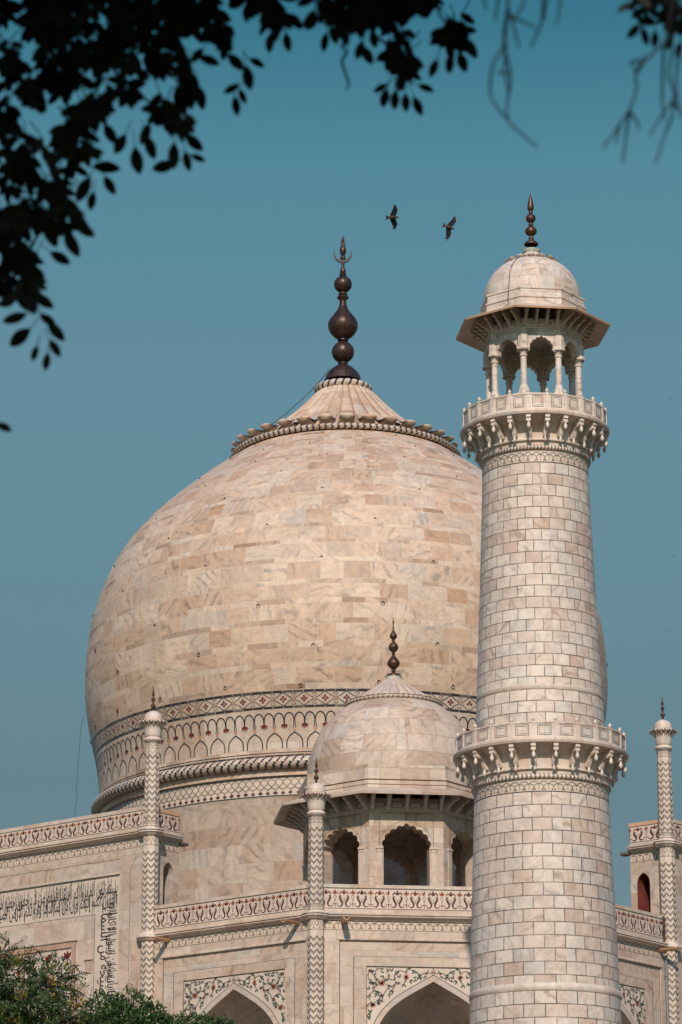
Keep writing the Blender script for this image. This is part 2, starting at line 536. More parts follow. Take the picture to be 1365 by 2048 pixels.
def cusped(hw, zs, za, lobes=9, bulge=0.28, k=7):
    base = pointed(hw * 0.93, zs, za - 0.10 * (za - zs), 60)
    ds = [0]
    for a, b in zip(base[:-1], base[1:]): ds.append(ds[-1] + math.hypot(b[0] - a[0], b[1] - a[1]))
    def at(s):
        s = min(max(s, 0), ds[-1])
        for i in range(len(base) - 1):
            if ds[i + 1] >= s:
                t = (s - ds[i]) / max(1e-9, ds[i + 1] - ds[i])
                return (base[i][0] + t * (base[i + 1][0] - base[i][0]), base[i][1] + t * (base[i + 1][1] - base[i][1]))
        return base[-1]
    out = []
    for i in range(lobes):
        a, b = at(ds[-1] * i / lobes), at(ds[-1] * (i + 1) / lobes)
        dx, dz = b[0] - a[0], b[1] - a[1]
        L = math.hypot(dx, dz)
        nx, nz = -dz / L, dx / L
        mid = i == lobes // 2
        for j in range(k):
            t = j / k
            if mid:
                h = (1 - abs(2 * t - 1)) ** 0.75 * bulge * 1.7
            else:
                h = sin(pi * t) ** 0.7 * bulge
            out.append((a[0] + dx * t + nx * L * h, a[1] + dz * t + nz * L * h))
    out.append(at(ds[-1]))
    return out


def fill_round(mb, W, path, rectb, o, mat=0, cz=None, tc=0.0, flip=False):
    """Wall face between an arch outline and a rectangle (t0, t1, z0, z1), rays from the arch's centre."""
    t0, t1, z0, z1 = rectb
    zc = cz
    def ext(p):
        dx, dz = p[0], p[1] - zc
        if abs(dx) < 1e-9 and dz <= 0: return (p[0], z0)
        ks = []
        if dx > 1e-9: ks.append((t1 - tc) / dx)
        if dx < -1e-9: ks.append((t0 - tc) / dx)
        if dz > 1e-9: ks.append((z1 - zc) / dz)
        kk = min(ks)
        return (dx * kk, zc + dz * kk)
    prev = None
    for p in path:
        e = ext(p)
        if prev:
            a, ea = prev
            pts = [a, p, e, ea]
            qz(mb, W, [(tc + x, z, o) for x, z in pts], mat)
            corner = None
            for cx_ in (t0 - tc, t1 - tc):
                if (abs(ea[0] - cx_) < 1e-6 and abs(e[1] - z1) < 1e-6) or (abs(e[0] - cx_) < 1e-6 and abs(ea[1] - z1) < 1e-6):
                    if not (abs(ea[1] - z1) < 1e-6 and abs(e[1] - z1) < 1e-6) and not (abs(ea[0] - cx_) < 1e-6 and abs(e[0] - cx_) < 1e-6):
                        corner = (cx_, z1)
            if corner:
                qz(mb, W, [(tc + x, z, o) for x, z in (ea, e, corner)], mat)
        prev = (p, e)


def fill_cols(mb, W, path, z1, o, mat=0, tc=0.0, uo=(0, 0)):
    for a, b in zip(path[:-1], path[1:]):
        qz(mb, W, [(tc + a[0], a[1], o), (tc + b[0], b[1], o), (tc + b[0], z1, o), (tc + a[0], z1, o)], mat, 'tz', uo)


def soffit(mb, W, path, o0, o1, mat=0, tc=0.0, smooth=True):
    s = 0
    P, UV = [[], []], [[], []]
    for i, p in enumerate(path):
        if i: s += math.hypot(p[0] - path[i - 1][0], p[1] - path[i - 1][1])
        P[0].append(W(tc + p[0], p[1], o0)); P[1].append(W(tc + p[0], p[1], o1))
        UV[0].append((s, 0)); UV[1].append((s, abs(o1 - o0)))
    mb.grid(P, UV, mat, smooth)

RT = sqrt(0.5)

# ------------------------------------------------------------------ inlay patterns
PAL = [M_BLACK, M_SLATE, M_GREY, M_RED, M_WINE, M_ORANGE, M_TAN, M_GREEN, M_OLIVE, M_WHITE, M_ROSE]
BK, SL, GY, RD, WN, OR, TN, GN, OL, WH = range(2, 12)


def mats(a, b=None):
    return [a, b or M_TRIM] + PAL


def fan_lattice(ink, u0, u1, v0, h, p, line=GY, w=0.026, flower=RD):
    n = max(1, round((u1 - u0) / p)); p = (u1 - u0) / n
    for i in range(n):
        x = u0 + i * p
        for cx_, b_, t_ in ((x, .52, .97), (x + p / 2, .30, .74)):
            ink.stroke([(cx_ + p * .5 * cos(a_), v0 + (b_ + (t_ - b_) * sin(a_) ** .8) * h) for a_ in [pi * j / 8 for j in range(9)]], w, line)
        ink.stroke([(x + p / 2, v0 + .52 * h), (x + p / 2, v0 + .32 * h)], w * .8, OL)
        ink.disc(x + p / 2, v0 + .22 * h, p * .06, OL, 6, h * .08)
        for dx, dy in ((0, .26), (-.12, .14), (.12, .14)):
            ink.disc(x + dx * p, v0 + dy * h, p * .072, flower, 6, h * .085)


def scroll_frieze(ink, u0, u1, v0, h, p=0.815):
    n = max(1, round((u1 - u0) / p)); p = (u1 - u0) / n
    w = p * 1.0
    body = [(-.13, .60, .012), (-.19, .655, .028), (-.245, .60, .058), (-.235, .50, .074), (-.165, .385, .08), (-.095, .26, .075), (-.105, .14, .06), (-.18, .065, .048), (-.29, .065, .03), (-.375, .12, .02), (-.405, .19, .012)]
    for i in range(n):
        x = u0 + (i + .5) * p
        for s in (1, -1):
            ink.stroke([(x + s * a * p, v0 + b * h, c * p * 1.5) for a, b, c in body], 0, WN)
            ink.stroke([(x + s * a * p, v0 + b * h) for a, b in ((-.2, .62), (-.12, .50), (-.03, .46), (0, .36))], .016, GY)
            ink.stroke([(x + s * a * p, v0 + b * h) for a, b in ((.0, .73), (.10, .80), (.17, .84), (.24, .78), (.25, .70))], .060, OR if (i % 2) else WN)
            ink.petal(x + s * .12 * p, v0 + .80 * h, pi / 2 + s * -.5, .12 * h, .035, RD)
            xx = x + s * .5 * p
            ink.stroke([(xx, v0 + .04 * h), (xx, v0 + .25 * h)], .028, OL)
            ink.stroke([(xx - s * .17 * p, v0 + .24 * h), (xx - s * .10 * p, v0 + .19 * h), (xx, v0 + .22 * h)], .026, OR)
            ink.stroke([(xx, v0 + .30 * h), (xx - s * .03 * p, v0 + .38 * h), (xx, v0 + .44 * h), (xx - s * .09 * p, v0 + .55 * h), (xx, v0 + .67 * h)], .018, SL)
            ink.petal(xx, v0 + .70 * h, pi / 2 + s * .75, .23 * h, .085, OR)
        ink.petal(x + .5 * p, v0 + .70 * h, pi / 2, .28 * h, .085, RD)
        ink.petal(x, v0 + .70 * h, pi / 2, .27 * h, .12, WN)
        for s in (1, -1):
            ink.petal(x, v0 + .72 * h, pi / 2 + s * .8, .15 * h, .045, RD)
        ink.petal(x, v0 + .38 * h, -pi / 2, .09 * h, .045, GN)
    ink.stroke([(u0, v0 - .035), (u1, v0 - .035)], .022, BK)
    ink.stroke([(u0, v0 + h + .025), (u1, v0 + h + .025)], .022, BK)


def chevrons(ink, faces, z0, z1, step=0.155, drop=0.17):
    """faces: list of (u0, u1) facet spans; every facet carries a column of Vs."""
    k = 0
    z = z0
    while z < z1 - drop:
        q = rnd.random()
        for (a, b) in faces:
            m_ = (a + b) / 2
            col = BK if k % 2 else (GY if rnd.random() < .6 else OL)
            if rnd.random() < .15: col = SL
            wd = .018 if k % 2 == 0 else .036
            ink.stroke([(a + .006, z + drop), (m_, z)], wd, col)
            col2 = col if rnd.random() < .8 else (SL if col == BK else GY)
            ink.stroke([(m_, z), (b - .006, z + drop)], wd, col2)
        z += .072 if k % 2 == 0 else .225
        k += 1


# ------------------------------------------------------------------ the mausoleum
maus = tag(empty('mausoleum'), 'huge white marble domed mausoleum with inlaid walls behind the round tower', 'mausoleum')

# --- great dome
DOMEP = [(13.88, 37.2), (13.9, 38.6), (13.95, 39.45), (14.08, 40.3), (14.27, 41.2), (14.47, 42.05), (14.63, 42.85), (14.77, 43.7),
         (14.845, 44.7), (14.86, 45.5), (14.835, 46.45), (14.77, 47.3), (14.66, 48.2), (14.50, 49.05), (14.28, 49.85), (13.99, 50.68), (13.66, 51.5),
         (13.26, 52.3), (12.80, 53.05), (12.25, 53.78), (11.58, 54.55), (10.85, 55.28), (10.0, 56.03), (8.97, 56.9), (7.8, 57.8), (6.4, 58.8)]
DOMEP = [(r + .19, z) for r, z in DOMEP]
DSH = CR * .19        # the dome's middle is a hand's breadth off the finial's
DP = catmull(DOMEP, 5)
_dz = np.array([p[1] for p in DP]); _dr = np.array([p[0] for p in DP])
_ds = np.concatenate([[0], np.cumsum(np.hypot(np.diff(_dr), np.diff(_dz)))])
_s0 = float(np.interp(41.75, _dz, _ds))
_edges = [0.0]
for _k in range(60):
    _edges.append(_edges[-1] + (0.21 if _k % 2 == 0 else 0.86 + 0.1 * ((_k * 7) % 3)))


def dome_v(r, z, s):
    d = float(np.interp(z, _dz, _ds)) - _s0
    if d < 0: return d / 1.0 - 0.001
    return float(np.interp(d, _edges, range(len(_edges))))


def dome_at(th, z, off=0.0):
    r = float(np.interp(z, _dz, _dr)) + off
    return (r * sin(th), -r * cos(th), z)


mb = MB()
cuts = sorted(set([p[1] for p in DP]))
fine = []
for (r, z) in DP: fine.append((r, z))
revolve(mb, fine, n=192, ur=14.0, vf=dome_v, crease=80)
RD_ = 14.3
ink = Ink(mb, lambda u, v, o: dome_at(u / RD_, v, o), 0.022)
C2 = 2 * pi * RD_


def hoop(ink, z, w, mat, gaps=False, n=160):
    for i in range(n):
        a, b = C2 * i / n, C2 * (i + 1) / n
        mm = mat
        if gaps:
            q = rnd.random()
            mm = SL if q < .18 else (GY if q < .22 else mat)
            b -= .03
        ink.stroke([(a, z), ((a + b) / 2, z), (b, z)], w, mm)


# a paler ground for the inlaid bands
for i in range(192):
    a, b = C2 * i / 192, C2 * (i + 1) / 192
    for q in range(13):
        za, zb = 38.62 + q * .162, 38.62 + (q + 1) * .162
        mb.poly([dome_at(a / RD_, za, .006), dome_at(b / RD_, za, .006), dome_at(b / RD_, zb, .006), dome_at(a / RD_, zb, .006)], [(a, za), (b, za), (b, zb), (a, zb)], 1)
for i in range(192):
    a, b = C2 * i / 192, C2 * (i + 1) / 192
    for q in range(4):
        za, zb = 40.92 + q * .16, 40.92 + (q + 1) * .16
        mb.poly([dome_at(a / RD_, za, .006), dome_at(b / RD_, za, .006), dome_at(b / RD_, zb, .006), dome_at(a / RD_, zb, .006)], [(a, za), (b, za), (b, zb), (a, zb)], 1)
hoop(ink, 41.63, .125, BK, True)
hoop(ink, 40.83, .11, BK, True)
hoop(ink, 38.43, .035, BK)
hoop(ink, 38.27, .085, BK, True)
ND = 80
pd = C2 / ND
for i in range(ND):
    x, zc, h = (i + .5) * pd, 41.24, .30
    q = []
    for j in range(25):
        a = 2 * pi * j / 24
        k_ = 1.0 / max(abs(cos(a)), abs(sin(a)) * 1.0) ** .0
        rr = (1 + .10 * cos(4 * a)) * (1.06 if abs(cos(a)) > .92 else 1)
        q.append((x + .42 * rr * cos(a) * (abs(cos(a)) ** .25), zc + h * rr * sin(a) * (abs(sin(a)) ** .25)))
    ink.stroke(q, .042, GY if i % 3 else SL)
    for a in (0, pi / 2, pi, -pi / 2):
        ink.petal(x + .02 * cos(a), zc + .02 * sin(a), a, .165, .12, RD)
    xx = x + pd / 2
    ink.disc(xx, zc, .075, TN, 8)
    for s in (1, -1):
        ink.stroke([(xx - .03, zc + s * .07), (xx - .045, zc + s * .16), (xx - .12, zc + s * .25), (xx, zc + s * .30), (xx + .12, zc + s * .25), (xx + .045, zc + s * .16), (xx + .03, zc + s * .07)], .024, SL)
for i in range(ND):
    x = i * pd                       # the point of an arch lies under every other cusp
    for k_ in (0, 1):
        cxu = x + pd * (.25 + .5 * k_)
        ink.stroke([(cxu + pd * .25 * cos(a) * .93, 40.17 + .36 * sin(a)) for a in [pi * j / 10 for j in range(11)]], .062, BK)
        s = 1 if k_ == 0 else -1
        cx0 = x + (0 if k_ == 0 else pd)
        ink.stroke([(cx0 + s * .03, 40.17), (cx0 + s * .035, 39.95), (cx0 + s * .07, 39.75), (cx0 + s * .05, 39.62)], .045, BK)
        ink.stroke([(x + pd / 2 - s * .02, 40.17), (x + pd / 2 - s * .018, 39.98)], .05, BK)
    xf = x + pd / 2
    for a in (-pi / 2, -pi / 2 + .55, -pi / 2 - .55, -pi / 2 + 1.0, -pi / 2 - 1.0):
        ink.petal(xf, 39.96, a, .30 if abs(a + pi / 2) < .9 else .24, .085, RD if abs(a + pi / 2) < .9 else WN)
    ink.petal(x, 39.80, -pi / 2, .26, .19, TN)
    for s in (1, -1):
        ink.stroke([(x, 39.50), (x + s * .12, 39.42), (x + s * .28, 39.30), (x + s * .405, 39.12), (x + s * .44, 38.92), (x + s * .44, 38.66)], .066, BK if (i * 7 + s) % 5 else SL)
dome = mb.build('dome', mats(M_DOME, M_TRIM), maus)
dome.location = DSH

mb = MB(); rope(mb, 14.21, 37.86, .33, 210, per=6, minor=16, twist=1.7, dark=.58, sq=.95, amp=.035)
mb.build('rope_moulding', [M_TRIM, M_BLACK], dome)
mb = MB(); rope(mb, 6.66, 59.02, .17, 116, per=6, minor=12, twist=1.3, dark=.5, amp=.03)
mb.build('rope_moulding', [M_TRIM, M_BLACK], dome)
mb = MB(); rope(mb, 1.50, 63.42, .235, 24, per=10, minor=12, twist=1.0, dark=.5, amp=.05)
mb.build('rope_moulding', [M_TRIM, M_BLACK], dome).location = -DSH * .85


def lotus(name, cx, cy, prof, n, rim, parent, sc=1.0, m=M_RIB):
    """Fluted cap with a ring of upturned petal ends. prof: (r, z) from rim to neck; rim: (r, z) of the petal ends."""
    mb = MB()
    pp = catmull(prof, 5)
    def rm(th, z):
        c = (th * n / (2 * pi)) % 1.0
        return 1 + .055 * (abs(sin(pi * c)) ** .6) - .045
    revolve(mb, pp, cx, cy, n=n * 10, ur=prof[0][0] * .6, rmod=rm, crease=80, matf=lambda i, j: 1 if j % 10 in (0,) else 0)
    R, Z = rim
    # (dr, dz, half width, drop at the middle): top of the petal, its thick lens-shaped end, the underside
    rows = [(-2.0, .84, .27, 0), (-1.2, .30, .32, 0), (-.5, .02, .36, -.03), (.05, -.04, .34, -.05), (.22, .0, .30, -.07), (.19, -.03, .31, .02), (.08, -.07, .32, .11), (-.10, -.10, .32, .20), (-.55, -.2, .34, .20)]
    sp = 2 * pi * R / n
    for k_ in range(n):
        th = 2 * pi * (k_ + .5) / n
        P = []
        for dr, dz, hw, dp in rows:
            row = []
            for j in range(-5, 6):
                a = j / 5
                r = R + dr * sc - .09 * sc * a * a * (1 if dr > -.7 else .2)
                t_ = a * hw * sp
                z = Z + dz * sc - dp * sc * (1 - abs(a) ** 1.7)
                row.append((cx + r * sin(th) + t_ * cos(th), cy - r * cos(th) + t_ * sin(th), z))
            P.append(row)
        mb.grid(P, None, 0, True)
    return mb.build(name, [m, M_SEAM], parent)


lotus('lotus_cap', 0, 0, [(6.3, 59.15), (5.2, 59.95), (4.0, 60.92), (3.05, 61.78), (2.3, 62.55), (1.72, 63.15), (1.45, 63.35)], 32, (6.55, 59.66), dome).location = -DSH * .4


def axz(y, ax=0.0, ay=0.0):
    """Height of a point on a vertical axis seen at photo row y."""
    n = Vector((ax - CAM.x, ay - CAM.y, 0)).normalized()
    d = CV + CU * ((1024 - y) / FPX)
    t = (n.dot(Vector((ax, ay, 0)) - Vector((CAM.x, CAM.y, 0)))) / n.dot(d)
    return CAM.z + t * d.z


def lathe_px(mb, pts, ax, ay, ppm, n=32, mat=0, ribs=0):
    prof = [(max(hw / ppm, .004), axz(y, ax, ay)) for hw, y in pts]
    rm = (lambda th, z: 1 + .012 * abs(cos(ribs * th / 2)) ** .4) if ribs else None
    revolve(mb, prof, ax, ay, n=n, mat=mat, crease=50, rmod=rm)


def ball(y0, y1, hw, k=7, neck=5.0, pw=1.0):
    out = []
    for i in range(k + 1):
        a = pi * i / k
        out.append((max(neck, hw * sin(a)), y0 + (y1 - y0) * (1 - cos(a)) / 2))
    return out


mb = MB()
lathe_px(mb, [(37, 764), (35.7, 760.7), (33, 752), (29, 745.7), (23, 739.5), (15.8, 734), (10, 731.5), (9, 731), (9.8, 729.5), (9.8, 726.5), (7.5, 725.5)]
         + ball(725.5, 683.5, 22.2, 12, 7.5) + [(9.0, 683.2), (10.8, 681.5), (10.5, 679.8), (8, 679.3)]
         + [(10, 678.6), (17, 674), (23, 668), (27.5, 661), (29.5, 653.5), (29, 646.5), (26, 639.5), (21, 632.8), (15, 625.5), (10.8, 619.5), (8.0, 613), (6.6, 608.7), (7.0, 607.5), (6.5, 606), (6.4, 602.5), (8.0, 599), (11.6, 596.5), (11.8, 595), (8.5, 593), (7, 592), (8.7, 590.2), (8.6, 586.5), (6.6, 585.2)]
         + ball(585.2, 552.8, 17.9, 12, 5.6) + [(7.0, 551), (7.0, 548.8), (4.0, 547.5), (5.6, 545.5), (6.0, 542.5), (4.6, 538), (2.7, 533.5), (2.5, 531.5), (3.6, 530.8), (3.3, 529), (2.2, 527)]
         + [(2.2, 521), (4.6, 518.5), (5.6, 515.5), (4.4, 512.6), (2.8, 511.5), (5.2, 508), (6.7, 502), (6.0, 497.5), (4.0, 493), (2.7, 489), (2.3, 485), (3.3, 482), (2.9, 478.5), (1.2, 473.5), (.15, 470.5)], 0, 0, 33.0, 40, 0, 20)
fin = mb.build('finial', [M_BRONZE], maus)
# leaves of the spear head and the crescent
mb = MB()
PX = 1 / 33.0
def fl(x, y, d=0.0):     # finial sheet metal, flat in the plane square to the diagonal view
    return tuple(Vector((0, 0, axz(y))) + CR * (x * PX) + Vector((-CR.y, CR.x, 0)) * d)
def sheet(mb, pts, th):
    for d in (th / 2, -th / 2):
        mb.poly([fl(x, y, d) for x, y in pts])
    for a, b in zip(pts, pts[1:] + pts[:1]):
        mb.poly([fl(a[0], a[1], th / 2), fl(b[0], b[1], th / 2), fl(b[0], b[1], -th / 2), fl(a[0], a[1], -th / 2)])
for s in (1, -1):
    sheet(mb, [(s * 1.0, 484), (s * 3.5, 483), (s * 5.6, 486), (s * 6.2, 491), (s * 5.2, 494), (s * 4.6, 490), (s * 3.4, 487), (s * 1.5, 488)], .05)
cxm, cym, Ro = -.3, 507.5, 18.7
outer, inner = [], []
for i in range(33):
    t = i / 32
    a = radians(-205 + 230 * t)      # from the left horn round the bottom to the right horn
    outer.append((cxm + Ro * cos(a) * .98, cym - Ro * sin(a)))
    w = 5.6 * sin(pi * t) ** .8
    inner.append((cxm + (Ro - w) * cos(a) * .98, cym - (Ro - w) * sin(a)))
for i in range(32):
    q = [outer[i], outer[i + 1], inner[i + 1], inner[i]]
    tt = .14 * sin(pi * (i + .5) / 32) + .02
    for d in (tt / 2, -tt / 2): mb.poly([fl(x, y, d) for x, y in q])
    for e in ((outer[i], outer[i + 1]), (inner[i], inner[i + 1])):
        mb.poly([fl(*e[0], tt / 2), fl(*e[1], tt / 2), fl(*e[1], -tt / 2), fl(*e[0], -tt / 2)])

cres = mb.build('crescent', [M_IRON], fin)

_bm = bmesh.new(); _bm.from_mesh(cres.data); bmesh.ops.remove_doubles(_bm, verts=_bm.verts, dist=.004); _bm.to_mesh(cres.data); _bm.free()
# iron rings fixed to the dome
mb = MB()
P = []
for i in range(13):
    a = 2 * pi * i / 12
    P.append([((.095 + .017 * cos(2 * pi * j / 6)) * sin(a), .05 + .017 * sin(2 * pi * j / 6) - .06 * (1 - cos(a)) * .3, -.10 + (.095 + .017 * cos(2 * pi * j / 6)) * cos(a)) for j in range(7)])
mb.grid(P)
P = [[(.02 * cos(2 * pi * j / 6), y, .015 + .02 * sin(2 * pi * j / 6)) for j in range(7)] for y in (-.12, .10)]
mb.grid(P)
hook0 = mb.build('iron_ring', [M_IRON], dome)
first = True
for z, n, ph in ((58.45, 10, .5), (57.55, 18, 0), (56.35, 14, .5), (55.1, 14, 0), (53.5, 14, .5), (51.3, 14, 0), (49.0, 14, .5), (46.3, 14, 0), (44.2, 14, .5), (42.1, 22, 0)):
    for i in range(-n, n + 1):
        th = 2 * pi * (i + ph) / n
        if abs(th + AZ) > radians(94) or (i + n) * 2 * pi / n > 4 * pi: continue
        o = hook0 if first else hook0.copy()
        if not first:
            COL.objects.link(o); o.parent = dome
        first = False
        o.location = dome_at(th + rnd.uniform(-.02, .02), z + rnd.uniform(-.12, .12), -.02)
        o.rotation_euler = (rnd.uniform(-.2, .2), rnd.uniform(-.5, .5), th + pi)

# --- drum
mb = MB()
revolve(mb, [(13.74, 25.5), (13.81, 35.9), (13.89, 36.12)], n=192, ur=13.6, crease=80)
revolve(mb, [(13.89, 36.12), (13.91, 37.2), (13.99, 37.22), (13.99, 37.5), (14.07, 37.5)], n=192, ur=13.6, mat=1)
RR = 13.91
ink = Ink(mb, lambda u, v, o: ((RR + o) * sin(u / RR), -(RR + o) * cos(u / RR), v), 0.014)
C3 = 2 * pi * RR
for i in range(208):
    a = C3 * i / 208
    p_ = C3 / 208
    for s0, s1 in ((a, a + p_), (a + p_, a)):
        ink.stroke([(s0 + (s1 - s0) * x, 36.42 + .74 * y) for x, y in ((0, .0), (.1, .13), (.42, .22), (.5, .28), (.58, .34), (.9, .5), (1, .62))], .034, GY if i % 4 else OL)
        ink.stroke([(s0 + (s1 - s0) * x, 36.42 + .74 * y) for x, y in ((0, .62), (.1, .74), (.42, .86), (.5, .98))], .034, GY)
    for q in (-1.0, -.5, 0, .5, 1.0) if i % 2 else (-.85, 0, .85):
        ink.petal(a, 36.25, pi / 2 + q, .17 if i % 2 else .14, .055 if i % 2 else .085, WN)
    ink.stroke([(a, 36.18), (a, 36.26)], .03, WN)
for z, w, m_ in ((36.16, .035, BK), (37.16, .03, GY), (37.34, .085, BK)):
    for i in range(160):
        off = .10 if z > 37.2 else .014
        ink.off = off
        ink.stroke([(C3 * i / 160, z), (C3 * (i + .5) / 160, z), (C3 * (i + 1) / 160, z)], w, m_)
    ink.off = .014
mb.build('drum', mats(M_DRUM, M_WHITE), maus).location = DSH

# --- walls: two faces seen obliquely, the cut corner between them
Z0 = 6.9
CW_ = 28.55                 # wings
CP = 28.65                  # central gateway blocks
CC = 34.9                   # cut corner
FRAMES = {
    'left': frame(-RT, -RT, CW_), 'right': frame(RT, -RT, CW_, flip=True),
    'corner': frame(0, -1, CC)}
PFR = {'left': frame(-RT, -RT, CP), 'right': frame(RT, -RT, CP, flip=True)}


def cornice(mb, W, t0, t1, z, k=1.0, ends=True):
    prof = [(0, z - .36), (.07, z - .35), (.10, z - .30), (.22, z - .22), (.27, z - .20), (.27, z - .155), (.22, z - .15), (.22, z - .125), (.295, z - .115), (.295, z - .07), (.25, z - .065), (.25, z - .045), (.10, z - .02), (.02, z + .03)]
    prof = [(o * k, zz) for o, zz in prof]
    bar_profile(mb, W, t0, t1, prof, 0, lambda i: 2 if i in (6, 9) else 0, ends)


def arabesque(ink, tc, zt, mirror=(1, -1), k=1.0):
    """Flowering scroll that fills the corner beside an arch (drawn once, mirrored)."""
    def P(X, Y): return ((X - 943) / 3.102 / 43.5 * k, zt - (Y - 600) / 3.102 / 42.5 * k)
    def tr(pts, s): return [(tc + s * x, z) for x, z in pts]
    cs = lambda X, Y, r, a0, a1: [P(X + r * cos(radians(a0 + (a1 - a0) * i / 10)), Y - r * sin(radians(a0 + (a1 - a0) * i / 10))) for i in range(11)]
    vines = [cs(740, 664, 40, -60, 170), cs(740, 664, 40, 170, 270), cs(820, 655, 32, -100, 100), cs(795, 632, 22, 60, 180), cs(880, 640, 26, 180, 330), cs(620, 655, 42, 60, 200), cs(620, 655, 42, 200, 330),
             cs(575, 660, 36, 90, 270), cs(588, 790, 42, 40, 200), cs(588, 790, 40, -80, 40), cs(610, 735, 30, 100, 260), cs(560, 850, 30, 20, 190), cs(660, 745, 34, -40, 110), cs(690, 655, 26, 150, 300), cs(560, 900, 24, 90, 250), cs(552, 720, 24, -60, 120),
             [P(700, 715), P(668, 722), P(640, 760), P(628, 790)], [P(850, 650), P(905, 632), P(925, 640)], [P(625, 780), P(600, 800), P(565, 832)], [P(623, 700), P(600, 680), P(570, 650), P(545, 622)]]
    for s in mirror:
        for v in vines:
            ink.stroke(tr(v, s), .034 * k ** .5, BK)
            for i in range(1, len(v) - 1, 3):
                q = atan2(v[i + 1][1] - v[i - 1][1], v[i + 1][0] - v[i - 1][0]) + (.9 if i % 2 else -.9)
                if s < 0: q = pi - q
                ink.petal(tc + s * v[i][0], v[i][1], q, .14 * k ** .5, .055 * k ** .5, GN if i % 2 else OL)
        for X, Y, r in ((623, 700, 27), (775, 662, 23), (565, 832, 24), (700, 715, 13), (627, 775, 12), (548, 628, 13), (900, 640, 11), (985, 640, 0)):
            if not r: continue
            x, z = P(X, Y)
            for j in range(8):
                ink.petal(tc + s * x, z, 2 * pi * j / 8, k ** .5 * r / 3.102 / 48, .32 * r / 3.102 / 43.5 * k ** .5, RD if j % 2 else OR)
            ink.disc(tc + s * x, z, r * .32 / 3.102 / 43.5, OR, 8)
        for X, Y, a in ((560, 640, 40), (672, 625, 150), (683, 632, 60), (636, 655, 200), (737, 668, 90), (712, 690, 250), (728, 640, 150), (792, 685, 320), (815, 668, 20), (548, 742, 100), (556, 712, 30), (598, 770, 160), (606, 782, 40), (662, 765, 300), (682, 738, 240), (546, 790, 90), (590, 820, 330), (605, 808, 20), (550, 880, 60), (556, 905, 120), (860, 655, 220), (652, 690, 60), (585, 690, 230), (640, 640, 100), (760, 700, 240), (830, 628, 160)):
            x, z = P(X, Y)
            for d in (0, 55):
                q = radians(a + d); q = q if s > 0 else pi - q
                ink.petal(tc + s * x, z, q, .20 * k ** .5, .070 * k ** .5, GN if (X + d) % 3 else SL)


